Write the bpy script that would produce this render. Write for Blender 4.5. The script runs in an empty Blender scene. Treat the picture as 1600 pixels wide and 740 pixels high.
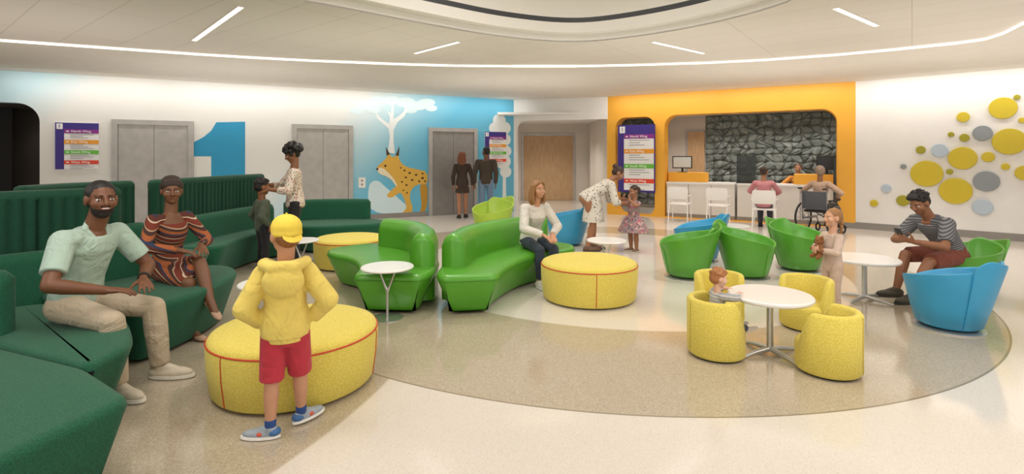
import bpy,bmesh,math,random
from mathutils import Vector,Matrix
from mathutils.geometry import tessellate_polygon
random.seed(7)
SC=bpy.context.scene; COL=SC.collection
F=800.;HZ=245.;CX=800.;EH=1.55
V=Vector; I4=Matrix.Identity(4)
# ---------------------------------------------------------------- materials
def lin(h):
    h=h.lstrip('#'); c=[int(h[i:i+2],16)/255 for i in (0,2,4)]
    return tuple((x/12.92 if x<=.04045 else ((x+.055)/1.055)**2.4) for x in c)+(1,)
MC={}
def newmat(n):
    m=bpy.data.materials.new(n); m.use_nodes=True; nt=m.node_tree
    return m,nt,nt.nodes['Principled BSDF']
def nd(nt,t,**k):
    n=nt.nodes.new(t)
    for a,b in k.items(): setattr(n,a,b)
    return n
def coords(nt,scale=(1,1,1),out='Object'):
    tc=nd(nt,'ShaderNodeTexCoord'); mp=nd(nt,'ShaderNodeMapping'); mp.inputs['Scale'].default_value=scale
    nt.links.new(tc.outputs[out],mp.inputs[0]); return mp.outputs[0]
def ramp(nt,stops,interp='LINEAR'):
    r=nd(nt,'ShaderNodeValToRGB'); cr=r.color_ramp; cr.interpolation=interp
    while len(cr.elements)<len(stops): cr.elements.new(.5)
    for e,(p,c) in zip(cr.elements,stops): e.position=p; e.color=c if not isinstance(c,str) else lin(c)
    return r
def folds(nt,b,co,st=.55):
    n=nd(nt,'ShaderNodeTexNoise'); n.inputs['Scale'].default_value=7; n.inputs['Detail'].default_value=3; n.inputs['Distortion'].default_value=1.2
    nt.links.new(co,n.inputs['Vector']); bp=nd(nt,'ShaderNodeBump'); bp.inputs['Strength'].default_value=st; bp.inputs['Distance'].default_value=.035
    nt.links.new(n.outputs['Fac'],bp.inputs['Height']); nt.links.new(bp.outputs[0],b.inputs['Normal'])
def mat(hexc,rough=.6,metal=0,var=.06,sc=30,bump=0,bsc=400,emit=0,coat=0,sheen=0,name=None,fold=0):
    key=(hexc,rough,metal,var,sc,bump,bsc,emit,coat,sheen,fold)
    if key in MC: return MC[key]
    m,nt,b=newmat(name or 'surface_'+hexc.strip('#')); c=lin(hexc)
    b.inputs['Roughness'].default_value=rough; b.inputs['Metallic'].default_value=metal
    if coat: b.inputs['Coat Weight'].default_value=coat; b.inputs['Coat Roughness'].default_value=.15
    if sheen: b.inputs['Sheen Weight'].default_value=sheen
    co=coords(nt); n=nd(nt,'ShaderNodeTexNoise'); n.inputs['Scale'].default_value=sc; n.inputs['Detail'].default_value=3
    nt.links.new(co,n.inputs['Vector'])
    r=ramp(nt,[(.3,tuple(x*(1-var) for x in c[:3])+(1,)),(.7,tuple(min(1,x*(1+var)) for x in c[:3])+(1,))])
    nt.links.new(n.outputs['Fac'],r.inputs[0]); nt.links.new(r.outputs[0],b.inputs['Base Color'])
    if emit:
        b.inputs['Emission Color'].default_value=c; b.inputs['Emission Strength'].default_value=emit
    if fold: folds(nt,b,co,fold)
    elif bump:
        n2=nd(nt,'ShaderNodeTexNoise'); n2.inputs['Scale'].default_value=bsc; nt.links.new(co,n2.inputs['Vector'])
        bp=nd(nt,'ShaderNodeBump'); bp.inputs['Strength'].default_value=bump; bp.inputs['Distance'].default_value=.003
        nt.links.new(n2.outputs['Fac'],bp.inputs['Height']); nt.links.new(bp.outputs[0],b.inputs['Normal'])
    MC[key]=m; return m
def cloth(h,var=.07,fold=.7): return mat(h,.88,var=var,sc=14,fold=fold,sheen=.1)
def fabric(h1,h2,scale,rough=.85,bump=.5,name='woven_fabric'):
    m,nt,b=newmat(name); b.inputs['Roughness'].default_value=rough; b.inputs['Sheen Weight'].default_value=.1
    co=coords(nt,(1,1,1)); v=nd(nt,'ShaderNodeTexVoronoi'); v.inputs['Scale'].default_value=scale
    nt.links.new(co,v.inputs['Vector'])
    r=ramp(nt,[(.1,h1),(.6,h2)]); nt.links.new(v.outputs['Distance'],r.inputs[0]); nt.links.new(r.outputs[0],b.inputs['Base Color'])
    bp=nd(nt,'ShaderNodeBump'); bp.inputs['Strength'].default_value=bump; bp.inputs['Distance'].default_value=.003
    bp.invert=True
    nt.links.new(v.outputs['Distance'],bp.inputs['Height']); nt.links.new(bp.outputs[0],b.inputs['Normal'])
    return m
def stripes(cols,freq,axis='Z',dist=0,name='striped_cloth',widths=None):
    m,nt,b=newmat(name); b.inputs['Roughness'].default_value=.85
    tc=nd(nt,'ShaderNodeTexCoord'); sx=nd(nt,'ShaderNodeSeparateXYZ')
    nt.links.new(tc.outputs['Object'],sx.inputs[0])
    src=sx.outputs[axis]
    if dist:
        n=nd(nt,'ShaderNodeMath',operation='MULTIPLY_ADD'); n.inputs[1].default_value=dist
        nt.links.new(sx.outputs['Y' if axis!='Y' else 'Z'],n.inputs[0]); nt.links.new(src,n.inputs[2]); src=n.outputs[0]
    mu=nd(nt,'ShaderNodeMath',operation='MULTIPLY'); mu.inputs[1].default_value=freq
    fr=nd(nt,'ShaderNodeMath',operation='FRACT'); nt.links.new(src,mu.inputs[0]); nt.links.new(mu.outputs[0],fr.inputs[0])
    r=ramp(nt,[((widths[i] if widths else i/len(cols)),c) for i,c in enumerate(cols)],'CONSTANT')
    nt.links.new(fr.outputs[0],r.inputs[0]); nt.links.new(r.outputs[0],b.inputs['Base Color']); folds(nt,b,tc.outputs['Object'],.4); return m
def dots(base,cols,scale,th,name='patterned_cloth'):
    m,nt,b=newmat(name); b.inputs['Roughness'].default_value=.85
    co=coords(nt); v=nd(nt,'ShaderNodeTexVoronoi'); v.inputs['Scale'].default_value=scale; nt.links.new(co,v.inputs['Vector'])
    r=ramp(nt,[(0,(1,1,1,1)),(th,(0,0,0,1))],'CONSTANT'); nt.links.new(v.outputs['Distance'],r.inputs[0])
    sx=nd(nt,'ShaderNodeSeparateColor'); nt.links.new(v.outputs['Color'],sx.inputs[0])
    rc=ramp(nt,[(i/len(cols),c) for i,c in enumerate(cols)],'CONSTANT'); nt.links.new(sx.outputs[0],rc.inputs[0])
    mx=nd(nt,'ShaderNodeMixRGB'); mx.inputs[1].default_value=lin(base)
    nt.links.new(r.outputs[0],mx.inputs[0]); nt.links.new(rc.outputs[0],mx.inputs[2]); nt.links.new(mx.outputs[0],b.inputs['Base Color']); folds(nt,b,co,.4); return m
# ---------------------------------------------------------------- object helpers
MW={}
def tag(o,label,cat,group=None,kind=None):
    if label: o['label']=label
    if cat: o['category']=cat
    if group: o['group']=group
    if kind: o['kind']=kind
    return o
def thing(name,label,cat,loc=(0,0,0),rz=0,group=None,M=None,kind=None):
    o=bpy.data.objects.new(name,None); COL.objects.link(o); o.empty_display_size=.1
    M=M if M is not None else Matrix.Translation(V(loc))@Matrix.Rotation(rz,4,'Z')
    o.matrix_world=M; MW[o.name]=M.copy(); tag(o,label,cat,group,kind); return o
def link(name,me,m,parent=None,M=None,world=False,sharp=40,smooth=True):
    """M: frame of a top level object; world: mesh is in world coordinates"""
    fr=MW[parent.name] if parent is not None else (M if M is not None else I4)
    if world: me.transform(fr.inverted())
    o=bpy.data.objects.new(name,me); COL.objects.link(o)
    if parent is not None: o.parent=parent
    elif M is not None: o.matrix_world=M
    MW[o.name]=fr.copy()
    if m is not None: me.materials.clear(); me.materials.append(m)
    if smooth and len(me.polygons):
        me.polygons.foreach_set('use_smooth',[True]*len(me.polygons))
        if sharp: me.set_sharp_from_angle(angle=math.radians(sharp))
    return o
class S:
    def __init__(s): s.bm=bmesh.new()
    def ball(s,c,r,M=None,seg=14):
        r=(r,r,r) if isinstance(r,(int,float)) else r
        mm=Matrix.Translation(V(c))@(M.to_4x4() if M is not None else I4)@Matrix.Diagonal((*r,1))
        bmesh.ops.create_uvsphere(s.bm,u_segments=seg,v_segments=max(6,seg*2//3),radius=1,matrix=mm); return s
    def limb(s,a,ra,b,rb,ca=True,cb=True,seg=14):
        a=V(a);b=V(b);d=b-a
        if d.length<1e-5: return s
        q=d.to_track_quat('Z','Y').to_matrix().to_4x4()
        bmesh.ops.create_cone(s.bm,cap_ends=True,segments=seg,radius1=ra,radius2=rb,depth=d.length,matrix=Matrix.Translation((a+b)/2)@q)
        if ca: s.ball(a,ra,seg=seg)
        if cb: s.ball(b,rb,seg=seg)
        return s
    def chain(s,pts,r,seg=10):
        rs=r if isinstance(r,(list,tuple)) else [r]*len(pts)
        for i in range(len(pts)-1): s.limb(pts[i],rs[i],pts[i+1],rs[i+1],i==0,True,seg)
        return s
    def box(s,c,size,M=None,bev=0):
        mm=Matrix.Translation(V(c))@(M.to_4x4() if M is not None else I4)@Matrix.Diagonal((*size,1))
        r=bmesh.ops.create_cube(s.bm,size=1,matrix=mm)
        if bev:
            es=list({e for v in r['verts'] for e in v.link_edges})
            bmesh.ops.bevel(s.bm,geom=es,offset=bev,segments=2,affect='EDGES',profile=.5)
        return s
    def rings(s,rings,cap0=True,cap1=True,closed=True):
        vs=[[s.bm.verts.new(p) for p in r] for r in rings]
        n=len(vs[0])
        for a,b in zip(vs,vs[1:]):
            for i in range(n if closed else n-1):
                j=(i+1)%n; s.bm.faces.new((a[i],a[j],b[j],b[i]))
        if cap0: s.bm.faces.new(list(reversed(vs[0])))
        if cap1: s.bm.faces.new(vs[-1])
        return s
    def loft(s,secs,seg=20):
        rr=[]
        for c,R,Fv,rx,ry in secs:
            rr.append([V(c)+V(R)*rx*math.cos(2*math.pi*i/seg)+V(Fv)*ry*math.sin(2*math.pi*i/seg) for i in range(seg)])
        return s.rings(rr)
    def lathe(s,prof,seg=40,M=None):
        M=M if M is not None else I4
        rr=[[M@V((max(r,1e-4)*math.cos(2*math.pi*i/seg),max(r,1e-4)*math.sin(2*math.pi*i/seg),z)) for i in range(seg)] for r,z in prof]
        return s.rings(rr)
    def torus(s,R,r,M=None,seg=40,ms=8):
        M=M if M is not None else I4; rr=[]
        for i in range(seg+1):
            a=2*math.pi*i/seg
            rr.append([M@V(((R+r*math.cos(2*math.pi*k/ms))*math.cos(a),(R+r*math.cos(2*math.pi*k/ms))*math.sin(a),r*math.sin(2*math.pi*k/ms))) for k in range(ms)])
        return s.rings(rr,False,False)
    def done(s,name,m,parent=None,M=None,world=False,vox=None,sm=3,sharp=40,smooth=True):
        bmesh.ops.recalc_face_normals(s.bm,faces=s.bm.faces[:])
        me=bpy.data.meshes.new(name); s.bm.to_mesh(me); s.bm.free()
        o=link(name,me,m,parent,M,world,None if vox else sharp,smooth)
        if vox:
            r=o.modifiers.new('merge','REMESH'); r.mode='VOXEL'; r.voxel_size=vox; r.use_smooth_shade=True
            if sm:
                q=o.modifiers.new('soften','SMOOTH'); q.factor=.5; q.iterations=sm
        return o
def copy_tree(o,parent=None,M=None):
    c=o.copy(); COL.objects.link(c)
    if parent is not None: c.parent=parent
    if M is not None: c.matrix_world=M
    MW[c.name]=M if M is not None else MW[parent.name]
    for ch in [x for x in bpy.data.objects if x.parent==o and x.name!=c.name]: copy_tree(ch,c)
    return c
def place(x,y,rz,z=0): return Matrix.Translation((x,y,z))@Matrix.Rotation(math.radians(rz),4,'Z')
def chaikin(p,it=3):
    p=[V((a[0],a[1])) for a in p]
    for _ in range(it):
        q=[]
        for i in range(len(p)):
            a,b=p[i],p[(i+1)%len(p)]; q+=[a*.75+b*.25,a*.25+b*.75]
        p=q
    return p
def catmull(p,n=8):
    p=[V(a) for a in p]; q=[2*p[0]-p[1]]+p+[2*p[-1]-p[-2]]; out=[]
    for i in range(1,len(q)-2):
        for k in range(n):
            t=k/n; a,b,c,d=q[i-1],q[i],q[i+1],q[i+2]
            out.append(.5*((2*b)+(c-a)*t+(2*a-5*b+4*c-d)*t*t+(3*b-a-3*c+d)*t**3))
    out.append(p[-1]); return out
def resample(p,step):
    out=[p[0].copy()]; acc=0
    for a,b in zip(p,p[1:]):
        L=(b-a).length; t=step-acc
        while t<=L:
            out.append(a.lerp(b,t/L)); t+=step
        acc=L-(t-step)
    return out
def area2(p): return sum(p[i].x*p[(i+1)%len(p)].y-p[(i+1)%len(p)].x*p[i].y for i in range(len(p)))
def inset(p,d):
    n=len(p); out=[]
    for i in range(n):
        a=(p[i]-p[i-1]); b=(p[(i+1)%n]-p[i])
        na=V((-a.y,a.x)).normalized() if a.length>1e-7 else V((0,0)); nb=V((-b.y,b.x)).normalized() if b.length>1e-7 else na
        m=(na+nb); m=m.normalized() if m.length>1e-4 else na
        out.append(p[i]+m*d)
    return out
def sharpen(poly,corners,e=.16):
    """keep the listed corners tight: a point either side of each"""
    out=[]
    for i,p in enumerate(poly):
        n=len(poly)
        if i in corners:
            a,b,c=V(poly[i-1]),V(p),V(poly[(i+1)%n])
            out+=[tuple(b+(a-b).normalized()*e),tuple(b),tuple(b+(c-b).normalized()*e)]
        else: out.append(p)
    return out
def seat_s(s,poly,h=.45,z0=.03,ins=.12,it=3,r=.07):
    p=chaikin(poly,it)
    if area2(p)<0: p=p[::-1]
    rr=[]
    for z,d in [(z0,ins),(h-r,.0),(h-r*.6,.004),(h-r*.3,r*.25),(h-r*.1,r*.55),(h,r*1.1)]:
        rr.append([V((q.x,q.y,z)) for q in inset(p,d)])
    s.rings(rr); return s
def ribbon(s,path,z0,z1,th,ch=0,chw=.11,n=10):
    st=.0125 if ch else .05
    p=resample(catmull(path,n*(4 if ch else 1)),st); N=len(p); rr=[]
    for i in range(N):
        a=p[max(i-1,0)];b=p[min(i+1,N-1)];d=(b-a).normalized();nn=V((-d.y,d.x))
        e=min(i,N-1-i)*st; k=min(1,math.sqrt(max(0.02,1-max(0,1-e/.07)**2)))
        t=th*k; zt=z1-(1-k)*.06; g=1
        if ch: g=1-ch+ch*abs(math.sin(math.pi*i*st/chw))**.3
        prof=[(-.5*g,z0),(-.5*g,zt-.085)]+([(-.52,zt-.07)] if ch else [])+[(-.5,zt-t*.3),(-.38,zt-t*.08),(-.2,zt),(.2,zt),(.38,zt-t*.08),(.5,zt-t*.3)]+([(.52,zt-.07)] if ch else [])+[(.5*g,zt-.085),(.5*g,z0)]
        if not ch: prof=[(-.5,z0),(-.5,zt-t*.5),(-.36,zt-t*.16),(-.15,zt-.01*t),(.15,zt-.01*t),(.36,zt-t*.16),(.5,zt-t*.5),(.5,z0)]
        rr.append([V((p[i].x+nn.x*o*t,p[i].y+nn.y*o*t,z)) for o,z in prof])
    s.rings(rr); return s
# ---------------------------------------------------------------- walls
class Wall:
    def __init__(w,p0,p1):
        w.p0=V((p0[0],p0[1],0)); d=V((p1[0],p1[1],0))-w.p0; w.L=d.length; w.u=d.normalized(); w.n=w.u.cross(V((0,0,1)))
        w.M=Matrix(((w.u.x,0,w.n.x,w.p0.x),(w.u.y,0,w.n.y,w.p0.y),(0,1,0,0),(0,0,0,1)))
    def wp(w,px,py,off=0):
        q=w.p0+w.n*off; dx=(px-CX)/F
        Y=(q.x*w.n.x+q.y*w.n.y)/(dx*w.n.x+w.n.y)
        pt=V((dx*Y,Y,0)); return V(((pt-q).dot(w.u),EH-(py-HZ)/F*Y))
def rrect(x0,y0,x1,y1,r=0,corners=(1,1,1,1),n=8):
    if not r: return [(x0,y0),(x1,y0),(x1,y1),(x0,y1)]
    out=[]
    for (cx,cy,a0,ok,kx,ky) in [(x0+r,y0+r,180,corners[0],x0,y0),(x1-r,y0+r,270,corners[1],x1,y0),(x1-r,y1-r,0,corners[2],x1,y1),(x0+r,y1-r,90,corners[3],x0,y1)]:
        if ok:
            for k in range(n+1):
                a=math.radians(a0+90*k/n); out.append((cx+r*math.cos(a),cy+r*math.sin(a)))
        else: out.append((kx,ky))
    return out
def circ(cx,cy,r,n=28,ry=None): return [(cx+r*math.cos(2*math.pi*i/n),cy+(ry or r)*math.sin(2*math.pi*i/n)) for i in range(n)]
def bake(ob):
    COL.objects.link(ob); dg=bpy.context.evaluated_depsgraph_get()
    me=bpy.data.meshes.new_from_object(ob.evaluated_get(dg)); bpy.data.objects.remove(ob); return me
def shape(name,splines,th,m,parent=None,frame=None,off=0):
    """flat filled outline (first outer, rest holes) in the frame's x,y, from off to off+th along its z"""
    loops=[[V((a[0],a[1],0)) for a in sp] for sp in splines]; flat=[q for l in loops for q in l]
    bm=bmesh.new(); lo=[bm.verts.new((q.x,q.y,off)) for q in flat]; hi=[bm.verts.new((q.x,q.y,off+th)) for q in flat]
    for t in tessellate_polygon(loops):
        a,b,c=t
        cr=(flat[b]-flat[a]).cross(flat[c]-flat[a]).z
        if abs(cr)<1e-12: continue
        if cr<0: b,c=c,b
        try: bm.faces.new((hi[a],hi[b],hi[c])); bm.faces.new((lo[c],lo[b],lo[a]))
        except ValueError: pass
    k=0
    for l in loops:
        n=len(l)
        for i in range(n):
            try: bm.faces.new((lo[k+i],lo[k+(i+1)%n],hi[k+(i+1)%n],hi[k+i]))
            except ValueError: pass
        k+=n
    bmesh.ops.recalc_face_normals(bm,faces=bm.faces[:])
    me=bpy.data.meshes.new(name); bm.to_mesh(me); bm.free()
    if parent is not None:
        me.transform(frame); return link(name,me,m,parent,world=True,smooth=False)
    return link(name,me,m,None,M=frame,smooth=False)
def text(body,size,s,z,off,m,parent,frame,ax='LEFT',name='lettering'):
    cu=bpy.data.curves.new(name,'FONT'); cu.body=body; cu.size=size; cu.extrude=.0015; cu.align_x=ax; cu.align_y='CENTER'
    me=bake(bpy.data.objects.new(name,cu)); me.transform(frame@Matrix.Translation((s,z,off)))
    return link(name,me,m,parent,world=True,smooth=False)
ZS=3.18          # soffit height
# ---------------------------------------------------------------- base materials
WHITE='#ebe8e4'
M_white=mat(WHITE,.7,var=.02,sc=3)
M_beige=mat('#cdc3b7',.7,var=.03,sc=3)
M_ceil=mat('#dfd8ce',.8,var=.02,sc=3)
M_orange=mat('#f2b038',.5,var=.02,sc=3)
M_grey=mat('#8f8a84',.6,var=.03)
M_metal=mat('#b2aeaa',.42,.35,var=.08,sc=6)
M_metal2=mat('#94908d',.42,.4,var=.08,sc=6)
M_chrome=mat('#c9c9c8',.3,.8,var=.02)
def woodmat():
    m,nt,b=newmat('pale_oak'); b.inputs['Roughness'].default_value=.5
    co=coords(nt,(18,1.2,1)); n=nd(nt,'ShaderNodeTexNoise'); n.inputs['Scale'].default_value=2.5; n.inputs['Detail'].default_value=5
    nt.links.new(co,n.inputs['Vector']); r=ramp(nt,[(.3,'#b48f68'),(.7,'#cfab82')]); nt.links.new(n.outputs['Fac'],r.inputs[0]); nt.links.new(r.outputs[0],b.inputs['Base Color']); return m
M_wood=woodmat()
M_plastic=mat('#efece8',.35,var=.01)
M_black=mat('#1b1a1a',.5,var=.05)
# ---------------------------------------------------------------- floor
def floormat():
    m,nt,b=newmat('terrazzo'); tc=nd(nt,'ShaderNodeTexCoord')
    def circle(cx,cy,r,soft=.012):
        v=nd(nt,'ShaderNodeVectorMath',operation='DISTANCE'); v.inputs[1].default_value=(cx,cy,0); nt.links.new(tc.outputs['Object'],v.inputs[0])
        mr=nd(nt,'ShaderNodeMapRange'); mr.inputs['From Min'].default_value=r-soft; mr.inputs['From Max'].default_value=r+soft
        mr.inputs['To Min'].default_value=1; mr.inputs['To Max'].default_value=0; nt.links.new(v.outputs['Value'],mr.inputs['Value']); return mr.outputs[0],v.outputs['Value']
    c1,d1=circle(1.2,7.25,4.2); c2,d2=circle(1.5,7.5,2.95); c3,d3=circle(-5.2,4.3,4.4)
    sp=nd(nt,'ShaderNodeTexVoronoi'); sp.inputs['Scale'].default_value=150; nt.links.new(tc.outputs['Object'],sp.inputs['Vector'])
    sepc=nd(nt,'ShaderNodeSeparateColor'); nt.links.new(sp.outputs['Color'],sepc.inputs[0])
    tan=ramp(nt,[(0,'#a29580'),(.2,'#b1a48e'),(.75,'#b8ab96'),(.93,'#c5b9a6'),(1,'#968975')]); nt.links.new(sepc.outputs[0],tan.inputs[0])
    cre=ramp(nt,[(0,'#d4cbc0'),(.3,'#dad2c8'),(.8,'#ded6cc'),(1,'#d0c7bb')]); nt.links.new(sepc.outputs[1],cre.inputs[0])
    def mth(op,a,bv):
        n=nd(nt,'ShaderNodeMath',operation=op)
        for i,x in enumerate((a,bv)):
            if isinstance(x,(int,float)): n.inputs[i].default_value=x
            else: nt.links.new(x,n.inputs[i])
        return n.outputs[0]
    ring=mth('SUBTRACT',c1,c2); msk=mth('MAXIMUM',ring,c3)
    mx=nd(nt,'ShaderNodeMixRGB'); nt.links.new(msk,mx.inputs[0]); nt.links.new(cre.outputs[0],mx.inputs[1]); nt.links.new(tan.outputs[0],mx.inputs[2])
    line=mth('LESS_THAN',mth('ABSOLUTE',mth('SUBTRACT',d1,4.2),0),.008)
    mx2=nd(nt,'ShaderNodeMixRGB'); mx2.inputs[2].default_value=lin('#8f836f'); nt.links.new(line,mx2.inputs[0]); nt.links.new(mx.outputs[0],mx2.inputs[1])
    nt.links.new(mx2.outputs[0],b.inputs['Base Color'])
    n=nd(nt,'ShaderNodeTexNoise'); n.inputs['Scale'].default_value=1.5; nt.links.new(tc.outputs['Object'],n.inputs['Vector'])
    rr=nd(nt,'ShaderNodeMapRange'); rr.inputs['To Min'].default_value=.06; rr.inputs['To Max'].default_value=.15; nt.links.new(n.outputs['Fac'],rr.inputs['Value'])
    nt.links.new(rr.outputs[0],b.inputs['Roughness']); b.inputs['Specular IOR Level'].default_value=.8
    return m
s=S(); s.box((0,8,-.05),(32,28,.1)); tag(s.done('floor',floormat(),smooth=False),None,None,kind='structure')
# ---------------------------------------------------------------- ceiling
def C(px,py,z): 
    Y=(z-EH)*F/(HZ-py); return ((px-CX)/F*Y,Y)
edge=[(-9.4,-3.5),(-9.4,4)]+[C(*a,ZS) for a in [(-190,54),(0,65),(100,72),(200,79),(300,86),(400,92),(500,97),(600,101),(700,104),(800,105),(900,105),(1000,103),(1100,100),(1200,95),(1300,88),(1400,79),(1490,70),(1540,63),(1568,54),(1600,38)]]+[(5.9,4.5),(5.8,0),(5.8,-3.5)]
tag(shape('ceiling',[rrect(-16,-4,16,21),edge],.04,M_ceil,None,Matrix.Translation((0,0,ZS)),0),None,None,kind='structure')
def led(name,pts,z0,z1,m):
    s=S(); rr=[[V((x,y,z0)),V((x,y,z1))] for x,y in pts]
    s.rings(rr,False,False,closed=False); return s.done(name,m,smooth=False)
M_led=mat('#fff8ef',.5,var=0,emit=2.6)
tag(led('trim_1',edge+[edge[0]],ZS+.0,ZS+.036,M_led),None,None,kind='structure')
ZI=ZS+.036
def tilemat():
    m,nt,b=newmat('ceiling_tiles'); b.inputs['Roughness'].default_value=.85
    tc=nd(nt,'ShaderNodeTexCoord'); mp=nd(nt,'ShaderNodeMapping'); mp.inputs['Rotation'].default_value=(0,0,math.radians(38)); nt.links.new(tc.outputs['Object'],mp.inputs[0])
    br=nd(nt,'ShaderNodeTexBrick'); br.offset=0; br.inputs['Color1'].default_value=lin('#dcd4ca'); br.inputs['Color2'].default_value=lin('#d9d1c6'); br.inputs['Mortar'].default_value=lin('#c3b9ac')
    br.inputs['Scale'].default_value=1; br.inputs['Mortar Size'].default_value=.005; br.inputs['Brick Width'].default_value=1.8; br.inputs['Row Height'].default_value=.6
    nt.links.new(mp.outputs[0],br.inputs['Vector']); nt.links.new(br.outputs[0],b.inputs['Base Color']); return m
hole=[C(*a,ZI) for a in [(455,0),(520,10),(600,26),(680,41),(760,55),(830,63),(880,66),(930,65),(1000,57),(1080,44),(1160,26),(1220,8),(1240,0)]]
hole=hole+[(2.6,4.3),(1.9,3.4),(.9,2.9),(0,2.9),(-1.0,3.2),(-1.9,4.0)]
hp=chaikin(hole,2)
tag(shape('ceiling_upper',[rrect(-10.5,-4,8,11),[(q.x,q.y) for q in hp]],.02,tilemat(),None,Matrix.Translation((0,0,ZI)),0),None,None,kind='structure')
M_fas=mat('#e6e1d9',.6,var=.01,sc=2)
s=S(); n1=hp
if area2(n1)<0: n1=n1[::-1]
n3=inset(n1,.16)
s.rings([[V((q.x,q.y,ZI)) for q in n1],[V((q.x,q.y,ZI+.1)) for q in n1],[V((q.x,q.y,ZI+.1)) for q in n3],[V((q.x,q.y,ZI+.24)) for q in n3]],False,False)
tag(s.done('trim_2',M_fas),None,None,kind='structure')
s=S(); s.rings([[V((q.x,q.y,ZI+.24)) for q in n3],[V((q.x,q.y,ZI+.31)) for q in n3]],False,False); tag(s.done('trim_3',mat('#3d3e42',.5)),None,None,kind='structure')
s=S(); s.rings([[V((q.x,q.y,ZI+.31)) for q in n3],[V((q.x,q.y,ZI+1.0)) for q in n3]],False,True); tag(s.done('ceiling_dome',M_fas),None,None,kind='structure')
cl=[((303,63),(377,10),'slanted ceiling light strip nearest the left edge of the tiled ceiling'),((648,83),(717,65),'short ceiling light strip left of the curved white bulkhead'),((1020,65),(1100,83),'short ceiling light strip right of the curved white bulkhead'),((1305,12),(1370,40),'slanted ceiling light strip nearest the right edge of the tiled ceiling')]
M_lamp=mat('#fff8ef',.5,var=0,emit=4); M_trimw=mat('#e6ded2',.5,var=0)
for a,b,l in cl:
    A=V((*C(*a,ZI),0)); B=V((*C(*b,ZI),0)); d=B-A; th=math.atan2(d.y,d.x); c=(A+B)/2
    t=thing('ceiling_light',l,'ceiling light',(c.x,c.y,ZI),th,'recessed linear ceiling lights')
    s=S(); L=d.length
    for q in (-1,1): s.box((0,q*.034,-.004),(L,.01,.012)); s.box((q*L/2,0,-.004),(.01,.076,.012))
    s.done('frame',M_trimw,t,smooth=False)
    S().box((0,0,-.002),(L-.01,.06,.006)).done('diffuser',M_lamp,t,smooth=False)
# ---------------------------------------------------------------- elevator wall
WA=Wall((-9.11,9.88),(.05,14.65))
s0=WA.wp(-330,0).x; sE=WA.L
KZ=1.0
def wallA_mat():
    m,nt,b=newmat('painted_mural_wall'); b.inputs['Roughness'].default_value=.7
    tc=nd(nt,'ShaderNodeTexCoord'); sx=nd(nt,'ShaderNodeSeparateXYZ'); nt.links.new(tc.outputs['Object'],sx.inputs[0])
    a=nd(nt,'ShaderNodeMath',operation='MULTIPLY_ADD'); a.inputs[1].default_value=-KZ; nt.links.new(sx.outputs['Y'],a.inputs[0]); nt.links.new(sx.outputs['X'],a.inputs[2])
    mr=nd(nt,'ShaderNodeMapRange'); mr.inputs['From Min'].default_value=-3.2; mr.inputs['From Max'].default_value=sE+.2; nt.links.new(a.outputs[0],mr.inputs['Value'])
    def f(px,py=230): 
        q=WA.wp(px,py); return (q.x-KZ*q.y+3.2)/(sE+3.4)
    r=ramp(nt,[(max(0,f(62,118)),'#c3e1e9'),(f(150,140),'#ebe9e5'),(f(510,200),'#e8e8e5'),(f(575,215),'#bcdeea'),(f(640,215),'#83c6e0'),(f(700,190),'#67b9da'),(f(790),'#66b9d9')])
    nt.links.new(mr.outputs[0],r.inputs[0]); nt.links.new(r.outputs[0],b.inputs['Base Color']); return m
a0=WA.wp(-300,0).x; a1=WA.wp(62,0).x; zh=2.58
tag(shape('wall_back',[[(s0,0),(a0,0)]+[(a0,zh)]+[(a1-.35+.35*math.sin(math.radians(90*k/8)),zh-.35+.35*math.cos(math.radians(90*k/8))) for k in range(9)]+[(a1,0),(sE,0),(sE,ZS),(s0,ZS)]],.2,wallA_mat(),None,WA.M,-.2),None,None,kind='structure')
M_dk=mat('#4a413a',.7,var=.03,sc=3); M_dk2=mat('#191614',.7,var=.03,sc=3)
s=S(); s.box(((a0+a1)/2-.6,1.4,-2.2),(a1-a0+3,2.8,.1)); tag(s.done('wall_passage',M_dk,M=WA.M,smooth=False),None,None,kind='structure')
q=WA.wp(20,200,-1.5).x
s=S(); s.box((q-1.2,1.3,-1.5),(2.4,2.6,.06)); tag(s.done('door_5',M_dk2,M=WA.M,smooth=False),None,None,kind='structure')  # near-black sheet for the unlit room behind the opening, darkness put into its colour
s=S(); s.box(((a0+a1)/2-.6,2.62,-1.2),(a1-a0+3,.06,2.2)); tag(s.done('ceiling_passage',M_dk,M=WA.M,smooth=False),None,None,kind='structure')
def elevator(n,x0,x1,ytop,m):
    A=WA.wp(x0,ytop); B=WA.wp(x1,ytop); z=(A.y+B.y)/2; w=B.x-A.x; c=(A.x+B.x)/2
    t=thing('door_%d'%n,None,None,M=WA.M@Matrix.Translation((c,0,0)),kind='structure')
    h=w/2; f=.1
    shape('frame',[[(-h,0),(-h+f,0),(-h+f,z-f),(h-f,z-f),(h-f,0),(h,0),(h,z),(-h,z)]],.06,M_metal,t,MW[t.name],.002)
    for k in (-1,1):
        s=S(); s.box((k*(h-f)/2,(z-f)/2,.014),((h-f)-.008,z-f-.004,.02)); s.done('door_panel',m,t,smooth=False)
elevator(1,175,303,188,M_metal); elevator(2,456,551,195,M_metal); elevator(3,669,745,200,M_metal2)
def wpoly(W,pts,off=0): return [tuple(W.wp(x,y,off)) for x,y in pts]
M_blue=mat('#2f9ac8',.7,var=.02,sc=3); M_pale=mat('#eef3f3',.7,var=.01); M_pale2=mat('#d9ebf0',.7,var=.01); M_hill=mat('#d3e9ef',.7,var=.01)
MB=lambda px,py:WA.M@Matrix.Translation((*WA.wp(px,py),0))
o=shape('mural_numeral',[wpoly(WA,[(303,244),(303,222),(318,214),(330,204),(338,191),(383,190),(383,277),(330,277),(330,244)])],.004,M_blue,None,WA.M,.001)
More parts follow.
